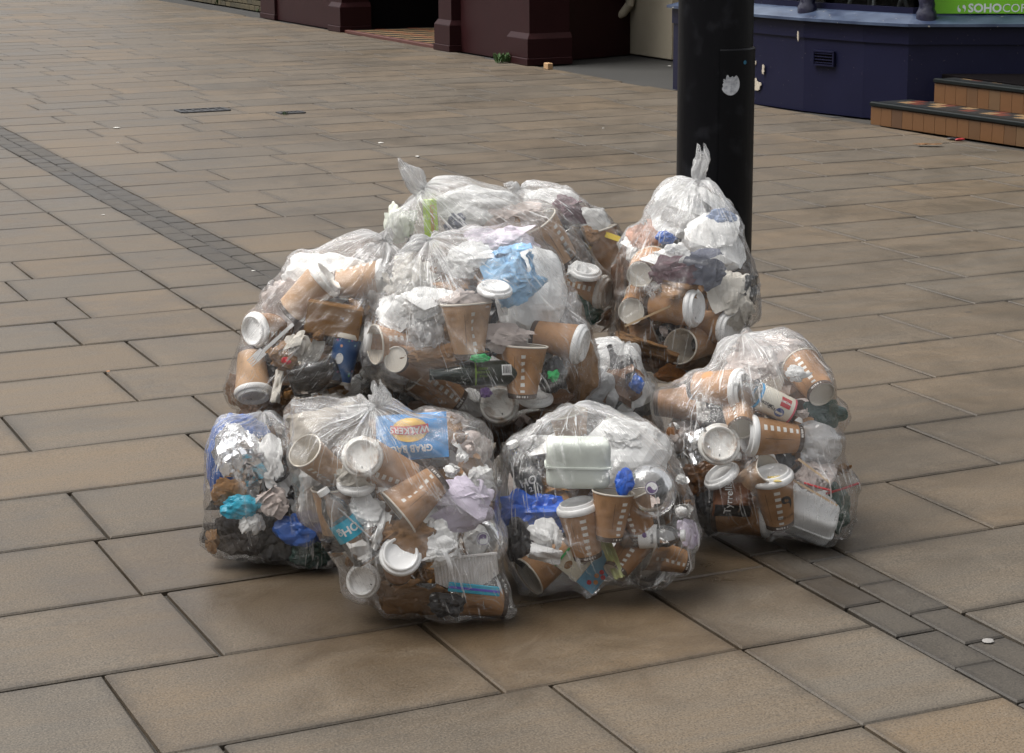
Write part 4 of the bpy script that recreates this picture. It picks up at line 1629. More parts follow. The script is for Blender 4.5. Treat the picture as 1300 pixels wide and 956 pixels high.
def cup(bag, px, py, ax, label, lid=False, s=1.0, spin=None, tone=0, sink=0.0, **kw):
    _cn[0] += 1
    h = math.sin(_cn[0] * 12.9898) * 43758.5453 % 1.0
    if spin is None:
        spin = h * 6.28
    if lid and _cn[0] % 3 == 0:
        kw.setdefault('stained', True)
    if not lid and not kw.get('logo'):
        kw['dent'] = (0, 1, 2, 3)[_cn[0] % 4]
    return put(bag, 'paper_cup', k_cup, px, py, ax, label, 'paper cup', CG, spin, s, sink, lid=lid, tone=tone, **kw)


def lid(bag, px, py, ax, label, s=1.0, sink=0.0, stained=False, spin=0.0):
    return put(bag, 'cup_lid', k_jlid, px, py, ax, label, 'cup lid', LG, spin, s, sink, stained=stained)


_sd = [100]


def ball(bag, px, py, w, h, mt, label, name='tissue', cat='tissue', group=TG, dep=None, ax=(0, 1, 0), sink=0.0, amp=.5):
    _sd[0] += 1
    m_ = BAGS[bag]['d'] / FPX
    return put(bag, name, k_ball, px, py, ax, label, cat, group, 0, 1, sink + (.016 if w > 26 else 0), seed=_sd[0], mt=mt, sx=(dep or min(w, h) * m_ * .62), sy=w * m_, sz=h * m_, amp=amp)


def flat(bag, px, py, w, h, mt, label, name, cat, group=None, ax=(0, 1, 0), sink=0.0, bulge=.015, amp=.008, torn=.05, spin=0.0):
    _sd[0] += 1
    m_ = BAGS[bag]['d'] / FPX
    return put(bag, name, k_sheet, px, py, ax, label, cat, group, spin, 1, sink, seed=_sd[0], mt=mt, w=w * m_, h=h * m_, bulge=bulge, amp=amp, torn=torn)

# ================================================================== what lies in each bag
# --- bag A, front left
put('A', 'crisp_packet', k_crisps, 524, 550, (.07, -1, .22), 'blue crisp packet upside down with red and yellow logo', 'crisp packet', kind='blue', s=.97, sink=-.038)
lid('A', 460, 580, (.0, .25, 1), 'coffee stained round lid left of the blue crisp packet', 1.06, stained=True)
cup('A', 408, 590, (-.55, .55, .55), 'tilted kraft cup with dark mouth, left of the stained lid', s=1.1, tone=1)
cup('A', 500, 598, (-.9, .35, .2), 'kraft cup lying under the lower edge of the crisp packet', s=1.1, spin=-.5, sink=.03)
cup('A', 532, 628, (-.75, -.62, .25), 'tilted kraft cup with dotted column, below the crisp packet', s=1.15, spin=.45)
cup('A', 425, 650, (-.1, 1, .2), 'pale kraft cup behind the teal labelled bottle', s=1.1, tone=1, sink=.05)
put('A', 'plastic_bottle', k_water, 438, 668, (-.52, .85, .12), 'clear water bottle with teal label reading OH', 'bottle', lab='teal', spin=.1)
lid('A', 452, 615, (.05, .9, .45), 'lid edge on, directly under the stained lid, holding a tissue', 1.0, sink=.02)
ball('A', 452, 604, 46, 36, M_nap, 'stained tissue bulging below the coffee stained lid')
ball('A', 462, 650, 60, 46, M_tis, 'white tissue right of the teal labelled bottle', sink=.02)
cup('A', 507, 720, (.1, .45, .95), 'upright cup whose clean white lid shows above the crumpled brown paper', lid=True, s=1.08, sink=-.02)
lid('A', 459, 742, (-.25, .1, 1), 'pale plastic lid at the bottom left edge of the front bag', .92)
ball('A', 520, 682, 92, 54, M_cardlt, 'crumpled brown paper in the middle of the front left bag', 'brown_paper', 'paper', 'crumpled brown paper in the bags')
ball('A', 520, 760, 90, 50, M_cardlt, 'crumpled brown paper along the bottom of the front left bag', 'brown_paper', 'paper', 'crumpled brown paper in the bags')
ball('A', 580, 636, 84, 62, M_lil, 'lilac tissue right of the dotted kraft cups')
ball('A', 608, 606, 40, 34, M_tis, 'white tissue above the lilac tissue', sink=.03)
ball('A', 558, 672, 34, 36, M_tis, 'small white ball of tissue below the lilac tissue')
ball('A', 556, 692, 62, 44, M_tis, 'white napkin above the fluted card sheet')
put('A', 'dome_lid', k_dome, 610, 686, (.05, .1, 1), 'clear dome lid with round swirl sticker in the front left bag', 'dome lid', 'clear dome lids', s=1.15)
put('A', 'fluted_card', k_corrug, 592, 724, (-.1, 1, .1), 'pale fluted card sheet above the turquoise strip', 'card')
put('A', 'wrapper_strip', k_strip, 602, 748, (.1, 1, .2), 'turquoise strip with a violet line, bottom right of the front bag', 'wrapper')
cup('A', 612, 770, (-.95, .1, .2), 'kraft cup lying at the bottom right corner, under the turquoise strip', s=1.05, spin=1.4)
ball('A', 566, 768, 40, 26, M_dark, 'dark crumpled wrapper left of the lowest kraft cup', 'wrapper', 'wrapper', None)
flat('A', 415, 535, 100, 60, plain('newsprint', (.55, .5, .43), .8, var=.5, scale=25), 'creased newsprint below the folded top of the front left bag', 'newspaper', 'newspaper', None, ax=(-.3, 1, .3))
flat('A', 400, 625, 70, 66, M_frost, 'frosted plastic tub wall at the left edge above the teal label', 'plastic_tub', 'tub', None)
ball('A', 600, 562, 50, 56, M_pinkt, 'pinkish tissue at the top right of the front left bag', sink=.05)
flat('A', 486, 672, 12, 46, M_tis, 'narrow white paper strip right of the teal label', 'paper_strip', 'paper', None, ax=(.35, 1, 0), bulge=.004)
ball('A', 560, 540, 60, 34, M_pinkt, 'beige napkin above the crisp packet', sink=.04)
put('A', 'straw', k_straw, 478, 690, (-.75, .72, .2), 'thin clear straw crossing the middle of the front left bag', 'straw', 'straws and stirrers', mt=M_frost, L=.24, r=.002)

# --- bag B, front centre
cup('B', 722, 540, (-.15, .95, .3), 'kraft cup under the top folds of the front centre bag', s=1.1, sink=.02, tone=1)
put('B', 'foam_box', k_clam, 734, 590, (.02, 1, .15), 'greenish white square foam box in the front centre bag', 'foam box', 'takeaway boxes', mt=plain('foam_greenish', (.62, .66, .60), .5, var=.1), sx=.09, sy=.15, sz=.12)
ball('B', 806, 566, 116, 92, M_foam, 'big smooth white plastic sack right of the foam box', 'carrier_bag', 'carrier bag', None, amp=.22)
put('B', 'dome_lid', k_dome, 826, 622, (.15, .15, 1), 'clear dome lid with round swirl sticker by the white sack', 'dome lid', 'clear dome lids', s=1.25)
put('B', 'plastic_bottle', k_water, 664, 605, (-.35, .85, .25), 'bottle with dark label and white letters above the blue plastic', 'bottle', lab='dark', sink=-.035)
ball('B', 680, 654, 86, 58, M_blue, 'bright blue crumpled plastic bag', 'plastic_bag', 'plastic bag', None, sink=-.02)
ball('B', 792, 610, 20, 34, M_blue, 'small scrap of bright blue plastic beside the foam box', 'plastic_scrap', 'plastic scrap', None)
cup('B', 740, 676, (-.2, .95, .2), 'upright lidded kraft cup with dotted column, right of the blue plastic', lid=True, s=1.15, spin=.1, sink=.02)
cup('B', 776, 655, (.08, .97, .15), 'upright open kraft cup beside the lidded one', s=1.05, spin=.75)
cup('B', 808, 655, (-.3, .9, .2), 'dark kraft cup behind the small water bottle', s=1.0, tone=2, sink=.03, spin=-.6)
put('B', 'plastic_bottle', k_water, 828, 681, (.97, .05, .2), 'small clear bottle lying with a white label', 'bottle', lab='small', L=.15, R=.027)
ball('B', 872, 676, 32, 46, M_lil, 'lilac tissue at the right edge of the front centre bag')
cup('B', 852, 712, (-.9, .22, .2), 'kraft cup lying with dotted row at the lower right of the front centre bag', s=.92, spin=-.2)
put('B', 'card_pack', k_milkcard, 734, 716, (.62, .78, .15), 'cream and pale blue card with a green edge', 'card', sink=-.03)
ball('B', 694, 678, 42, 34, M_tis, 'white tissue below the blue plastic')
cup('B', 690, 728, (-.75, -.5, .4), 'kraft cup lying in the bottom left corner of the front centre bag', s=1.15, spin=1.2)
cup('B', 795, 706, (.45, .55, -.4), 'upturned kraft cup below the small water bottle', s=1.0, sink=.02, tone=2)
lid('B', 832, 736, (.1, .3, .9), 'clean lid at the bottom right of the front centre bag', 1.0, sink=.01)
put('B', 'clear_cup', k_clearcup, 828, 722, (.2, .9, .3), 'clear plastic cup at the foot of the front centre bag', 'clear cup', 'clear plastic cups')
flat('B', 775, 704, 14, 56, plain('pale_lime', (.42, .44, .2), .6), 'narrow pale lime wrapper between the upright cups', 'wrapper', 'wrapper', None, ax=(-.4, 1, 0), bulge=.004)
flat('B', 692, 702, 40, 20, M_tis, 'torn white receipt above the lower left kraft cup', 'receipt', 'receipt', None, ax=(.25, 1, 0))
ball('B', 660, 690, 36, 50, M_dark, 'black crumpled film at the left edge of the front centre bag', 'wrapper', 'wrapper', None, sink=.02)
ball('B', 800, 536, 70, 40, M_tis, 'white tissue under the top of the front centre bag', sink=.02)
ball('B', 660, 560, 50, 40, M_frost, 'frosted crumpled cup at the upper left of the front centre bag', 'plastic_cup', 'plastic cup', None, sink=.02)

# --- bag C, far left
ball('C', 277, 575, 46, 120, M_deep, 'deep blue plastic wrap along the left edge of the low bag', 'plastic_wrap', 'wrap', None, amp=.35)
ball('C', 300, 535, 60, 34, M_deep, 'deep blue plastic wrap at the top of the low bag', 'plastic_wrap', 'wrap', None)
ball('C', 312, 574, 70, 84, M_foil, 'crumpled silver foil in the low bag', 'foil', 'foil', None)
ball('C', 345, 585, 36, 62, M_tis, 'white paper right of the silver foil')
ball('C', 293, 625, 44, 36, M_cardlt, 'brown paper under the silver foil', 'brown_paper', 'paper', 'crumpled brown paper in the bags')
ball('C', 302, 642, 46, 30, M_turq, 'turquoise wrapper under the brown paper of the low bag', 'wrapper', 'wrapper', None)
ball('C', 318, 664, 32, 30, M_tis, 'small white tissue amid the dark waste of the low bag')
ball('C', 298, 690, 70, 44, M_coffee, 'heap of dark coffee grounds at the bottom of the low bag', 'coffee_grounds', 'grounds', None, amp=.7)
ball('C', 345, 690, 70, 60, M_dark, 'black plastic in the lower middle of the low bag', 'plastic_wrap', 'wrap', None)
ball('C', 385, 670, 60, 40, M_deep, 'deep blue wrapper at the right of the low bag', 'plastic_wrap', 'wrap', None)
ball('C', 395, 704, 50, 30, M_dgreen, 'dark green packet at the bottom right of the low bag', 'wrapper', 'wrapper', None)
ball('C', 345, 640, 44, 34, M_pinkt, 'greyish napkin left of the front bag corner', sink=.01)
ball('C', 268, 690, 20, 30, M_cardlt, 'pale brown scrap at the lowest left corner of the low bag', 'brown_paper', 'paper', 'crumpled brown paper in the bags')

# --- bag D, upper left
ball('D', 425, 322, 110, 62, M_tis, 'large white paper filling the top of the upper left bag', amp=.3)
ball('D', 352, 372, 60, 70, M_pinkt, 'pale napkin inside the sloping left side of the upper left bag', sink=.03)
cup('D', 455, 358, (.95, .1, .15), 'kraft cup lying behind the brown card, lid towards the big bag', lid=True, s=1.2, tone=1)
cup('D', 388, 376, (.72, .62, .15), 'kraft cup with a white lid tilting up, left of the brown card', lid=True, s=1.2, tone=1)
put('D', 'card_carton', k_box, 424, 406, (.18, 1, .25), 'flattened brown card carton in the upper left bag', 'carton', sx=.03, sy=.14, sz=.085, mt=M_card, part='carton_face')
cup('D', 345, 416, (-.62, -.1, .72), 'lidded cup facing left, above the white plastic fork', lid=True, s=1.05)
ball('D', 384, 440, 42, 40, M_nap, 'stained ball of napkin left of the blue tub')
put('D', 'printed_tub', k_bluecup, 436, 456, (-.22, -1, -.05), 'dark blue printed tub standing upside down on its white rim', 'tub')
put('D', 'food_tray', k_tray, 400, 478, (-.3, 1, .2), 'smoked plastic tray with dark leftovers', 'tray', spin=.0, sink=.0)
cup('D', 320, 472, (.12, -.9, .45), 'lidded kraft cup with its grey lid pointing down at the bag corner', lid=True, s=1.12, tone=1)
put('D', 'plastic_fork', k_fork, 345, 436, (.75, .66, .2), 'white plastic fork crossing the upper left bag', 'fork')
ball('D', 335, 522, 60, 36, M_wet, 'wet brown paper in the lowest corner of the upper left bag', 'brown_paper', 'paper', 'crumpled brown paper in the bags')
ball('D', 363, 452, 38, 34, M_cardlt, 'brown scrap behind the white fork', 'brown_paper', 'paper', 'crumpled brown paper in the bags', sink=.01)
ball('D', 300, 500, 30, 40, M_wet, 'wet brown scrap at the far left bottom of the upper left bag', 'brown_paper', 'paper', 'crumpled brown paper in the bags', sink=.02)
flat('D', 355, 490, 12, 40, M_nap, 'narrow stained paper strip right of the downward lid', 'paper_strip', 'paper', None, ax=(.15, 1, 0), bulge=.004)
ball('D', 477, 330, 40, 40, M_frost, 'frosted crumpled film below the neck of the upper left bag', 'plastic_film', 'plastic scrap', None)
ball('D', 363, 458, 10, 8, M_red, 'tiny red scrap below the stained napkin ball', 'plastic_scrap', 'plastic scrap', None)
cup('D', 410, 465, (-.8, .5, .2), 'dark kraft cup hidden behind the tray and tub', s=1.0, tone=2, sink=.04)
ball('D', 445, 490, 40, 24, M_tis, 'white tissue below the blue tub rim', sink=.01)

# --- bag E, top centre
ball('E', 690, 365, 84, 130, M_foam, 'large smooth white plastic sack at the right of the top bag', 'carrier_bag', 'carrier bag', None, amp=.22)
ball('E', 642, 345, 76, 74, M_sky, 'light blue crumpled cloth', 'cloth', 'cloth', None, amp=.6)
ball('E', 640, 300, 90, 44, plain('tissue_pale_lilac', (.78, .70, .80), .9, .1, .15), 'pale lilac tissue above the light blue cloth')
ball('E', 590, 330, 70, 50, M_tis, 'white tissue between the knot and the light blue cloth', sink=.01)
ball('E', 520, 350, 70, 60, M_nap, 'stained white napkin below the knot of the top bag', sink=.01)
ball('E', 548, 390, 76, 56, M_tis, 'white tissue left of the cup wrapped in tissue')
ball('E', 500, 398, 46, 52, M_tis, 'white tissue above the open cup at the left')
ball('E', 590, 386, 66, 38, M_pinkt, 'tissue draped over the tall cup in the top bag', sink=-.005)
cup('E', 594, 420, (-.06, 1, .1), 'pale tall kraft cup wrapped with a tissue on top', s=1.25, tone=1, spin=.5, sink=.0)
put('E', 'cup_lid', k_jlid, 628, 368, (.1, .9, .4), 'white lid under the light blue cloth', 'cup lid', LG)
cup('E', 505, 436, (-.9, -.05, .48), 'open kraft cup with a dark mouth facing left in the top bag', s=1.15, spin=.3)
cup('E', 518, 459, (.45, -.1, -.85), 'small cup seen from below, its pale base next to the open cup', s=1.12, sink=.0)
cup('E', 468, 436, (-.9, .1, .2), 'lidded cup at the left edge of the top bag', lid=True, s=1.0)
ball('E', 540, 425, 40, 44, M_frost, 'frosted crumpled film right of the open cup', 'plastic_film', 'plastic scrap', None)
ball('E', 560, 450, 100, 34, M_cardlt, 'torn brown paper above the dark green bottle', 'brown_paper', 'paper', 'crumpled brown paper in the bags')
put('E', 'dark_bottle', k_beer, 602, 474, (-.98, -.03, .1), 'dark green bottle lying with barcode label', 'bottle', s=1.0)
cup('E', 664, 472, (.03, 1, .12), 'upright kraft cup with clear dotted column, right of the dark bottle', s=1.2, sink=-.012, spin=0.0)
cup('E', 552, 500, (-.78, .6, .25), 'kraft cup tipped to the upper left with a dotted row', s=1.22, spin=.15)
ball('E', 597, 508, 36, 40, M_tis, 'white tissue tail right of the tipped kraft cup')
put('E', 'clear_cup', k_clearcup, 492, 474, (.85, -.2, .35), 'ribbed clear cup at the lower left of the top bag', 'clear cup', 'clear plastic cups', s=.95)
lid('E', 634, 514, (-.1, .3, 1), 'tan stained round lid at the lower edge of the top bag', 1.1, stained=True)
cup('E', 706, 430, (.93, -.22, .3), 'lidded cup lying towards the right edge of the top bag', lid=True, s=1.15, sink=-.01)
ball('E', 742, 470, 46, 80, M_cardlt, 'tan paper bag at the right bottom of the top bag', 'paper_bag', 'paper bag', None, amp=.3)
ball('E', 690, 520, 110, 26, M_wet, 'wet brown paper along the lower right edge of the top bag', 'brown_paper', 'paper', 'crumpled brown paper in the bags')
ball('E', 704, 478, 34, 40, M_dark, 'black film between the dotted cup and the tan paper bag', 'wrapper', 'wrapper', None, sink=.02)
ball('E', 703, 477, 14, 14, M_bgreen, 'bright green scrap right of the dotted cup', 'plastic_scrap', 'plastic scrap', None)
ball('E', 616, 499, 13, 12, M_purple, 'purple scrap under the dark bottle', 'plastic_scrap', 'plastic scrap', None)
ball('E', 610, 455, 20, 10, M_bgreen, 'green scrap above the dark bottle', 'plastic_scrap', 'plastic scrap', None)
lid('E', 680, 506, (.0, .9, .4), 'white lid below the dotted cup', 1.0)
ball('E', 640, 430, 70, 34, M_pinkt, 'beige tissue above the dotted cup', sink=.02)
ball('E', 478, 380, 36, 46, M_frost, 'frosted film at the upper left of the top bag', 'plastic_film', 'plastic scrap', None)
ball('E', 725, 400, 34, 60, M_frost, 'frosted film above the lidded cup at right', 'plastic_film', 'plastic scrap', None, sink=.01)

# --- bag F, rear with the long neck
put('F', 'lime_carton', k_confect, 537, 278, (-.06, 1, .1), 'narrow lime green carton with red lettering', 'carton', s=1.0, sink=-.055)
ball('F', 508, 282, 40, 46, plain('tissue_greenish', (.66, .68, .6), .9), 'greenish white paper left of the lime carton')
ball('F', 600, 255, 110, 46, M_tis, 'white paper under the top of the rear necked bag', amp=.3)
ball('F', 578, 285, 28, 34, plain('slate_blue_packet', (.06, .07, .11), .5), 'slate blue packet right of the lime carton', 'wrapper', 'wrapper', None, sink=.02)
ball('F', 660, 275, 80, 40, M_pinkt, 'beige napkin left of the large tilted cup')
cup('F', 713, 300, (-.5, .8, .3), 'large kraft cup tilted left in the rear necked bag', s=1.35, tone=1, spin=.6)
put('F', 'clear_cup', k_clearcup, 742, 318, (-.5, .8, .3), 'crumpled clear cup right of the large tilted cup', 'clear cup', 'clear plastic cups', s=1.1)
put('F', 'cup_lid', k_jlid, 744, 346, (.1, .85, .45), 'frosted lid resting on the lower cup of the rear bag', 'cup lid', LG, s=1.0)
cup('F', 752, 368, (.9, -.25, .38), 'lidded kraft cup at the right edge of the rear necked bag', lid=True, s=1.15, stained=True)
ball('F', 735, 395, 50, 30, M_dgreen, 'dark green wrapper beneath the rear lidded cup', 'wrapper', 'wrapper', None)
ball('F', 735, 345, 30, 30, M_tis, 'white tissue between the rear cups', sink=.02)

# --- bag G, rearmost
ball('G', 695, 256, 70, 34, M_tis, 'white paper at the top of the rearmost bag', amp=.3)
ball('G', 722, 268, 50, 40, M_purpaper, 'purple brown paper in the rearmost bag', 'printed_paper', 'paper', None)
ball('G', 752, 280, 66, 54, M_tis, 'white paper left of the yellow wrapper', amp=.3)
put('G', 'yellow_wrapper', k_box, 776, 300, (.32, -.12, .1), 'yellow wrapper strip at the right of the rearmost bag', 'wrapper', sx=.003, sy=.016, sz=.055, mt=M_yel, b=.001, part='wrapper_strip')
cup('G', 768, 322, (-.3, .95, .1), 'kraft cup below the yellow wrapper', s=1.3, spin=1.5)
ball('G', 745, 300, 30, 24, M_cardlt, 'brown scrap left of the yellow wrapper', 'brown_paper', 'paper', 'crumpled brown paper in the bags')

# --- bag H, upright by the post
ball('H', 872, 268, 92, 76, M_tis, 'big white tissue heap in the neck of the upright bag', amp=.35)
ball('H', 910, 300, 80, 70, M_tis, 'white tissue right of the heap in the upright bag', amp=.35)
ball('H', 925, 268, 40, 30, plain('blue_white_film', (.38, .48, .72), .5, var=.6, scale=40), 'blue and white film at the right shoulder of the upright bag', 'plastic_film', 'plastic scrap', None)
ball('H', 846, 302, 22, 15, M_deep, 'blue scrap at the left of the upright bag', 'plastic_scrap', 'plastic scrap', None)
ball('H', 818, 298, 44, 40, plain('salmon_paper', (.62, .33, .22), .8, var=.3), 'salmon paper in the upper left of the upright bag', 'printed_paper', 'paper', None)
ball('H', 796, 318, 32, 40, M_tis, 'white tissue above the two round cup bases')
ball('H', 850, 330, 60, 40, M_tis, 'white tissue right of the upper round cup base', sink=.01)
ball('H', 855, 345, 60, 36, M_purpaper, 'purple brown packet above the two lids', 'printed_paper', 'paper', None)
ball('H', 898, 340, 60, 40, plain('slate_paper', (.16, .17, .22), .7, var=.5), 'slate grey packet above the stained napkin', 'printed_paper', 'paper', None, sink=.01)
cup('H', 818, 342, (.25, .25, -.9), 'cup seen from below, upper one of two pale round bases', s=1.22)
cup('H', 806, 391, (.2, .15, -.9), 'cup seen from below, lower one of two pale round bases', s=1.22)
cup('H', 852, 390, (.88, -.02, .5), 'kraft cup lying with a clean lid facing the viewer in the upright bag', lid=True, s=1.22, spin=1.8)
cup('H', 902, 414, (.72, -.12, .68), 'lidded cup beside the open ringed cup, lid towards lower right', lid=True, s=1.2, spin=1.8)
cup('H', 884, 436, (-.7, -.12, .7), 'cup with open stained mouth below the two lids', s=1.25, tone=0, fill=True)
ball('H', 932, 390, 66, 76, M_nap, 'cream napkin at the right of the upright bag')
flat('H', 951, 368, 16, 36, M_dark, 'dark folded strip beside the cream napkin', 'dark_strip', 'plastic scrap', None, ax=(.1, 1, 0), bulge=.01)
flat('H', 862, 362, 44, 18, M_cardlt, 'torn kraft card above the lying cup', 'card_scrap', 'card', 'torn brown card', ax=(.1, 1, .3))
for i, (px, py, ww, hh, ax, lab) in enumerate(((815, 432, 60, 16, (.3, 1, .2), 'torn brown card fan left of the stained cup mouth, top layer'),
                                               (826, 442, 70, 14, (.35, 1, .1), 'torn brown card fan left of the stained cup mouth, bottom layer'),
                                               (792, 425, 14, 50, (-.2, 1, .2), 'upright torn brown card at the left edge of the upright bag'),
                                               (898, 458, 40, 12, (.3, 1, .2), 'frayed brown card under the stained cup mouth'))):
    flat('H', px, py, ww, hh, M_cardlt, lab, 'card_scrap', 'card', 'torn brown card', ax=ax, bulge=.012)
cup('H', 805, 428, (.9, .35, .1), 'kraft cup behind the brown card fan', s=1.1, sink=.03)
put('H', 'wooden_stirrer', k_stick, 823, 401, (.9, .4, .2), 'pale wooden stirrer crossing below the lower round base', 'stirrer', 'straws and stirrers')
put('H', 'straw', k_straw, 803, 458, (.9, .42, .1), 'blue straw at the bottom left of the upright bag', 'straw', 'straws and stirrers', L=.08)
ball('H', 830, 462, 70, 34, M_wet, 'wet brown paper at the bottom of the upright bag', 'brown_paper', 'paper', 'crumpled brown paper in the bags')
ball('H', 852, 474, 36, 20, M_orange, 'orange peel at the bottom of the upright bag', 'orange_peel', 'orange peel', None)
ball('H', 880, 462, 50, 26, M_cardlt, 'brown paper beside the orange peel', 'brown_paper', 'paper', 'crumpled brown paper in the bags')
ball('H', 788, 350, 24, 60, M_wet, 'brown scrap along the left edge of the upright bag', 'brown_paper', 'paper', 'crumpled brown paper in the bags', sink=.02)

# --- bag I, right
cup('I', 908, 492, (.85, -.05, .5), 'kraft cup with a ribbed white lid facing right, left of the labelled bottle', lid=True, s=1.2, spin=1.8)
put('I', 'plastic_bottle', k_water, 968, 505, (-.86, .42, .2), 'water bottle with cream label, blue stripe and red panel', 'bottle', lab='cream', L=.17, R=.033, spin=.0)
ball('I', 985, 436, 90, 50, M_pinkt, 'pinkish tissue at the top of the right bag')
ball('I', 955, 465, 60, 40, M_pinkt, 'pinkish tissue above the cream labelled bottle', sink=.01)
cup('I', 1030, 482, (-.3, .55, -.75), 'cup seen from below, its white base at the upper right of the right bag', s=1.2)
ball('I', 1012, 474, 30, 20, M_tis, 'small white scrap left of the upper right cup base')
cup('I', 938, 526, (.0, .6, -.8), 'cup seen from below, grey ringed base under the cream labelled bottle', s=1.1)
cup('I', 985, 555, (-.97, .07, .18), 'kraft cup lying with its lid to the left and a dotted row', lid=True, s=1.2, spin=.55)
lid('I', 913, 564, (.0, .2, 1), 'brown spotted lid facing out at the left of the right bag', 1.2, stained=True)
cup('I', 862, 512, (.95, .0, .25), 'kraft cup lying at the far left of the right bag', lid=True, s=1.15, spin=2.5, tone=2)
flat('I', 885, 565, 30, 40, M_foil, 'torn silver foil left of the spotted lid', 'foil', 'foil', None, ax=(-.4, 1, 0))
ball('I', 1048, 524, 46, 36, M_dgreen, 'dark green wrapper at the right edge of the right bag', 'wrapper', 'wrapper', None)
ball('I', 1038, 562, 62, 50, M_frost, 'frosted clear box below the dark green wrapper', 'plastic_box', 'plastic box', None, amp=.25)
put('I', 'crisp_packet', k_crisps, 930, 634, (-1, .05, .2), 'brown crisp packet with white lettering turned sideways', 'crisp packet', kind='brown')
cup('I', 985, 636, (-.2, .93, .35), 'upright lidded kraft cup with a dark swirl mark', lid=True, s=1.25, spin=0, logo=True)
cup('I', 938, 656, (.95, .05, .25), 'kraft cup lying behind the cup with the swirl mark', lid=True, s=1.25, spin=2.2)
put('I', 'foam_box', k_clam, 1032, 660, (.28, .72, .62), 'white foam takeaway box at the bottom right', 'foam box', 'takeaway boxes', sx=.135, sy=.13, sz=.09)
cup('I', 955, 610, (.55, .5, .5), 'kraft cup with cream torn sleeve between the spotted lid and the swirl cup', s=1.1, tone=1, spin=1.0)
lid('I', 916, 604, (-.5, .75, .3), 'white lid on edge below the spotted lid', 1.1)
put('I', 'straw', k_straw, 1070, 620, (.9, .3, .1), 'red straw poking right in the right bag', 'straw', 'straws and stirrers', L=.09, mt=M_red)
put('I', 'straw', k_straw, 1038, 618, (.9, -.25, .15), 'red straw pointing down left in the right bag', 'straw', 'straws and stirrers', L=.07, mt=M_red)
put('I', 'wooden_stirrer', k_stick, 1032, 624, (.86, -.5, .3), 'wooden stirrer above the white foam box', 'stirrer', 'straws and stirrers')
put('I', 'wooden_stirrer', k_stick, 1034, 598, (.8, -.6, .1), 'wooden stirrer higher up, behind the other stirrer', 'stirrer', 'straws and stirrers', L=.1)
flat('I', 984, 606, 26, 7, M_yel, 'yellow strip above the swirl cup lid', 'wrapper_strip', 'wrapper', None, bulge=.004)
ball('I', 1030, 605, 50, 40, M_pinkt, 'greyish napkin behind the stirrers', sink=.03)
ball('I', 1066, 645, 30, 60, M_dgreen, 'dark wrapper at the right end of the foam box', 'wrapper', 'wrapper', None, sink=.05)
ball('I', 900, 640, 40, 60, M_dark, 'black film at the lower left of the right bag', 'wrapper', 'wrapper', None, sink=.02)
ball('I', 885, 605, 40, 40, M_wet, 'wet brown paper left of the brown crisp packet', 'brown_paper', 'paper', 'crumpled brown paper in the bags', sink=.02)

# --- bag K, buried
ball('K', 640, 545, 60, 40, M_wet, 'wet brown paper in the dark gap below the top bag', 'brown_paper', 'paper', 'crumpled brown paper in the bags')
ball('K', 470, 500, 40, 40, M_dark, 'black film in the gap between upper left bag and top bag', 'wrapper', 'wrapper', None)  # black colour stands in for the shade of the gap

# --- bag J, half hidden in the middle
put('J', 'foam_box', k_clam, 778, 452, (.25, .8, .45), 'white foam box peeping out between top bag and upright bag', 'foam box', 'takeaway boxes', sx=.10, sy=.12, sz=.08)
ball('J', 800, 500, 60, 50, M_frost, 'frosted crumpled film below the peeping foam box', 'plastic_film', 'plastic scrap', None)
ball('J', 808, 488, 16, 20, M_deep, 'blue scrap below the peeping foam box', 'plastic_scrap', 'plastic scrap', None)
ball('J', 760, 500, 60, 50, plain('grey_film', (.4, .4, .4), .4, var=.4), 'grey crumpled film left of the blue scrap', 'plastic_film', 'plastic scrap', None, sink=.01)

# ================================================================== film, necks and the tangle inside
NT, NPHI = 224, 124


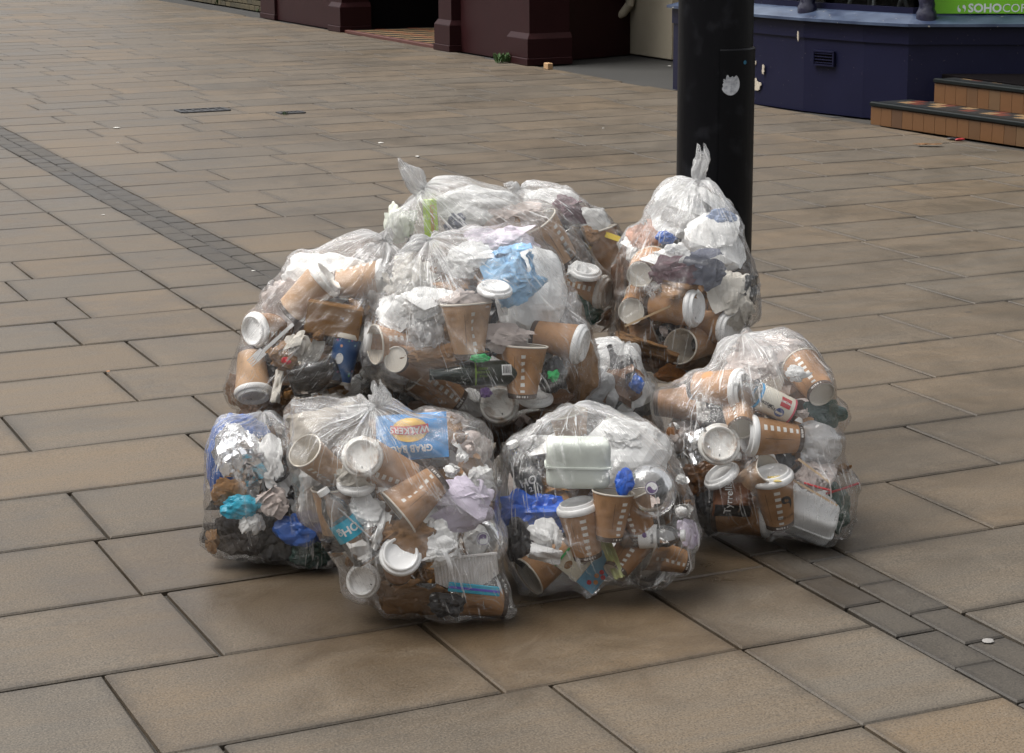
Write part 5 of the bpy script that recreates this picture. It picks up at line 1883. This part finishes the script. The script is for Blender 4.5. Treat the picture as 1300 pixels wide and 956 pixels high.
def make_bag(key, b):
    g = rng(b['seed'])
    kv = b['kv']
    kr = np.linalg.norm(kv)
    kz = kv / kr
    tmp = np.array([0, 1.0, 0]) if abs(kz[1]) < .9 else np.array([1.0, 0, 0])
    ex = np.cross(tmp, kz)
    ex /= np.linalg.norm(ex)
    ey = np.cross(kz, ex)
    Fm = np.stack([ex, ey, kz], 1)          # knot frame -> view frame
    th = 2 * np.pi * np.arange(NT) / NT
    ph = np.pi * (np.arange(NPHI) + .35) / NPHI
    TH, PH = np.meshgrid(th, ph)
    dk = np.stack([np.sin(PH) * np.cos(TH), np.sin(PH) * np.sin(TH), np.cos(PH)], -1)
    d = dk @ Fm.T
    br = base_r(b, d.reshape(-1, 3)).reshape(NPHI, NT)
    e = np.zeros((NPHI, NT))
    if b['pts']:
        W = np.vstack(b['pts'])
        rt, q, n = ratio(b, W)
        qk = (q / n[:, None]) @ Fm
        it = (np.round(np.arctan2(qk[:, 1], qk[:, 0]) / (2 * np.pi) * NT).astype(int)) % NT
        ip = np.clip((np.arccos(np.clip(qk[:, 2], -1, 1)) / np.pi * NPHI - .35).round().astype(int), 0, NPHI - 1)
        np.maximum.at(e, (ip, it), rt)
    for _ in range(2):
        m_ = e.copy()
        for s_ in (-1, 1):
            m_ = np.maximum(m_, np.roll(e, s_, 1))
            m_[1:] = np.maximum(m_[1:], e[:-1])
            m_[:-1] = np.maximum(m_[:-1], e[1:])
        e = m_
    e = np.clip(e + .018, 0, 1.10)
    f = np.maximum(e, .93)
    def sm(a):
        p = np.vstack([a[:1], a, a[-1:]])
        return (p[:-2] + p[2:] + np.roll(a, 1, 1) + np.roll(a, -1, 1) + 2 * a) / 6
    for _ in range(26):
        f = np.maximum(e, sm(f))
    for _ in range(2):
        f = sm(f)
    r = f * br
    kblend = np.exp(-(PH / .30) ** 2)
    r = r * (1 - kblend) + kr * 1.02 * kblend
    # gathered pleats running from the knot, dying out over the body
    A = .021 * np.exp(-PH / .6) * np.minimum(1, PH / .16)
    pl = np.zeros_like(r)
    for kfr in (7, 11, 17, 26, 37):
        pl += (tri(TH * kfr / np.pi + g.uniform(0, 2) + .5 * np.sin(PH * g.uniform(2, 5) + g.uniform(0, 6))) - .5) * (9.0 / (kfr + 4))
    r = r + A * pl
    # slack crinkles over the body
    cr = np.zeros_like(r)
    for _ in range(10):
        nv = g.normal(size=3)
        nv /= np.linalg.norm(nv)
        fr = g.uniform(2.5, 9)
        cr += (tri(d @ nv * fr + g.uniform(0, 2) + .35 * np.sin(d @ g.normal(size=3) * 5)) - .5) / fr
    r = r + .011 * cr
    # straight tension creases pulled between the contents
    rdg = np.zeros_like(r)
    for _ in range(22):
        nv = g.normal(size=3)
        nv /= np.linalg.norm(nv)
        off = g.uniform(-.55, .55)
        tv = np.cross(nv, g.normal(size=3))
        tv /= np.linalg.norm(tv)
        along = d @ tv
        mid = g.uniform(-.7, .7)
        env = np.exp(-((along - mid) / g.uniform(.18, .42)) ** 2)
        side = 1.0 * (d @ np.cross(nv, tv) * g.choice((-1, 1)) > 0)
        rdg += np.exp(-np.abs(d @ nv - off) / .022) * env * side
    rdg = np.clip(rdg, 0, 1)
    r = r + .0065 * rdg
    P3 = d * r[..., None]
    V = b['o'] + P3.reshape(-1, 3) @ AX.T
    V = np.vstack([V, b['o'] + (kz * kr) @ AX.T, b['o'] + (-kz * r[-1].mean()) @ AX.T])
    hz = np.exp(-(np.maximum(V[:, 2], 0) / .035) ** 2)      # the foot of the bag spreads on the slabs
    if key in 'ABCI':
        hv = V[:, :2] - b['o'][:2]
        V[:, :2] += hv / (np.linalg.norm(hv, axis=1, keepdims=True) + 1e-6) * (.012 * hz * (1 + .6 * np.sin(np.arctan2(hv[:, 1], hv[:, 0]) * 17 + b['seed'])))[:, None]
    zf = V[:, 2] < .012
    V[zf, 2] = .003 + .009 * np.exp((V[zf, 2] - .012) * 40)
    Fs = []
    for i in range(NPHI - 1):
        for j in range(NT):
            j2 = (j + 1) % NT
            Fs.append((i * NT + j, (i + 1) * NT + j, (i + 1) * NT + j2, i * NT + j2))
    top, bot = NPHI * NT, NPHI * NT + 1
    for j in range(NT):
        Fs.append((top, j, (j + 1) % NT))
        Fs.append((bot, (NPHI - 1) * NT + (j + 1) % NT, (NPHI - 1) * NT + j))
    pleat = np.vstack([np.stack([np.cos(TH), np.sin(TH), PH + b['seed'] * 3.7], -1).reshape(-1, 3), [[0, 0, 0], [0, 0, 3]]])
    bunch = np.concatenate([np.exp(-(PH / .52)).ravel(), [1, 0]])
    root = link('rubbish_bag', None, None, b['lab'], 'rubbish bag', 'clear rubbish bags heaped by the post')
    root.location = (b['o'][0], b['o'][1], .003)
    inv = np.array([b['o'][0], b['o'][1], .003])
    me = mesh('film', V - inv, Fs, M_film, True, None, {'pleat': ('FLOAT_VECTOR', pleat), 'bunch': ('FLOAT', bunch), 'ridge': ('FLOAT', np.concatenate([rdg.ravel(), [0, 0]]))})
    link('film', me, root)
    # knot and neck
    kw = b['o'] + (kz * kr) @ AX.T
    if b['tail']:
        kd = np.linalg.norm((kw - C0) @ FW)
        pts = [at(x, y, kd - .004 * i) for i, (x, y) in enumerate(b['tail'])]
        pts = [np.array([np.interp(t, np.arange(len(pts)), [p[i] for p in pts]) for i in range(3)]) for t in np.linspace(0, len(pts) - 1, 16)]
        n = 36
        Vt, pa, bu = [], [], []
        ph0 = g.uniform(0, 6, 3)
        for i, p in enumerate(pts):
            t = i / 15
            tg = pts[min(i + 1, 15)] - pts[max(i - 1, 0)]
            tg /= np.linalg.norm(tg)
            a_ = np.cross(tg, -FW)
            a_ /= np.linalg.norm(a_)
            c_ = np.cross(tg, a_)
            R0 = b['tr'] * (.30 + .95 * math.sin(min(1, t * 1.02 + .02) * math.pi) ** .8 * (1 - .5 * t) + .22 * t)
            for j in range(n):
                q = 2 * math.pi * j / n
                rr = R0 * (1 + .34 * math.sin(3 * q + ph0[0] + 4.5 * t) + .24 * math.sin(5 * q + ph0[1] - 3 * t) + .16 * math.sin(9 * q + ph0[2] + 7 * t) + .1 * math.sin(14 * q + 11 * t))
                lift = tg * (b['tr'] * .8 * math.sin(2 * q + ph0[1]) * max(0, t - .6) / .4)
                Vt.append(p + lift + rr * (math.cos(q) * a_ + .55 * math.sin(q) * c_))
                pa.append((math.cos(q) * 2, math.sin(q) * 2, t * .6 + b['seed']))
                bu.append(.95 - .3 * t)
        Ft = [[i * n + j, i * n + (j + 1) % n, (i + 1) * n + (j + 1) % n, (i + 1) * n + j] for i in range(15) for j in range(n)]
        me = mesh('tied_neck', np.array(Vt) - inv, Ft, M_film, True, None, {'pleat': ('FLOAT_VECTOR', pa), 'bunch': ('FLOAT', bu)})
        link('tied_neck', me, root)
        kb, kf = crumple(900 + b['seed'], b['tr'] * 1.5, b['tr'] * 1.5, b['tr'] * 1.2, .5, 3)
        kb = kb @ AX.T
        me = mesh('knot', kb + kw - inv, kf, M_film, True, 50, {'pleat': ('FLOAT_VECTOR', kb * 60), 'bunch': ('FLOAT', np.full(len(kb), .9))})
        link('knot', me, root)
    # uncountable tangle deeper inside
    ms, mi = [], []
    pal = [M_cardlt, M_tis, M_wet, M_pinkt, M_dark, M_card]
    wts = {'C': (.10, .15, .1, .1, .5, .05), 'K': (.15, .05, .3, .0, .5, 0), 'J': (.2, .2, .2, .1, .3, 0)}.get(key, (.28, .20, .20, .10, .14, .08))  # dark scraps weighted up as interior shade; C really holds dark waste
    for t in range(64):
        for _ in range(30):
            dd = g.normal(size=3)
            dd /= np.linalg.norm(dd)
            rr = base_r(b, dd[None])[0] * g.uniform(.15, 1) ** .4 * .70
            c = b['o'] + AX @ (dd * rr)
            if c[2] > .05:
                break
        else:
            continue
        sz = g.uniform(.06, .12)
        if t % 3 == 0:
            V2, F2 = crumple(int(g.integers(1e6)), sz * .8, sz, sz * .9, .6, 2, 9)
        else:
            V2, F2 = sheet(int(g.integers(1e6)), sz * 1.3, sz, .04, .014, 8, 7, torn=.12)
        Rq = np.array(Matrix.Rotation(g.uniform(0, 6.28), 3, Vector(g.normal(size=3)).normalized()))
        V2 = V2 @ Rq.T + c
        V2[:, 2] = np.maximum(V2[:, 2], .02)
        if ratio(b, V2)[0].max() > .95:
            V2 = b['o'] + (V2 - b['o']) * (.95 / ratio(b, V2)[0].max())
        zm = ((V2 - b['o']) @ AX)[:, 2].max()          # keep it behind the things lying against the film
        lim = -.12 * b['D'] if key not in 'JK' else .8 * b['D']
        if zm > lim:
            V2 = V2 - AX[:, 2] * (zm - lim)
        ms.append((V2 - inv, F2))
        mi += [int(g.choice(6, p=wts))] * len(F2)
    # small bits filling the chinks between the bigger things
    if b['pts'] and key not in 'JK':
        cl = (np.vstack(b['pts']) - b['o']) @ AX
        cl = cl[cl[:, 2] > -.25 * b['D']][:, :2]
        n_ok = 0
        for t in range(420):
            dd = g.normal(size=3)
            dd[2] = abs(dd[2])
            dd /= np.linalg.norm(dd)
            c = b['o'] + AX @ (dd * base_r(b, dd[None])[0] * g.uniform(.60, .88))
            cv = ((c - b['o']) @ AX)[:2]
            if c[2] < .03 or ((cl - cv) ** 2).sum(1).min() < .0125 ** 2:
                continue
            sz = g.uniform(.022, .042)
            V2, F2 = wad(int(g.integers(1e6)), sz, sz * 1.4, sz, .5) if t % 3 else sheet(int(g.integers(1e6)), sz * 1.6, sz, .02, .008, 8, 7, torn=.15)
            V2 = V2 @ np.array(Matrix.Rotation(g.uniform(0, 6.28), 3, Vector(g.normal(size=3)).normalized())).T + c
            if ratio(b, V2)[0].max() > .985 or V2[:, 2].min() < .01:
                continue
            ms.append((V2 - inv, F2))
            mi += [int(g.choice(6, p=(.30, .34, .10, .14, .04, .08) if key != 'C' else (.1, .2, .1, .1, .45, .05)))] * len(F2)
            cl = np.vstack([cl, ((V2[::6] - b['o']) @ AX)[:, :2]])
            n_ok += 1
            if n_ok > 40:
                break
    V2, F2 = merge(*ms)
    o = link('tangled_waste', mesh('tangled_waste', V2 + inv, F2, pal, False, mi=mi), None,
             'tangle of paper scraps and dregs deep inside the ' + b['lab'].replace('clear ', '').replace(' with ', ', the one with ').replace(' holding ', ', the one holding '), 'waste', None, 'stuff')


for key_, b_ in BAGS.items():
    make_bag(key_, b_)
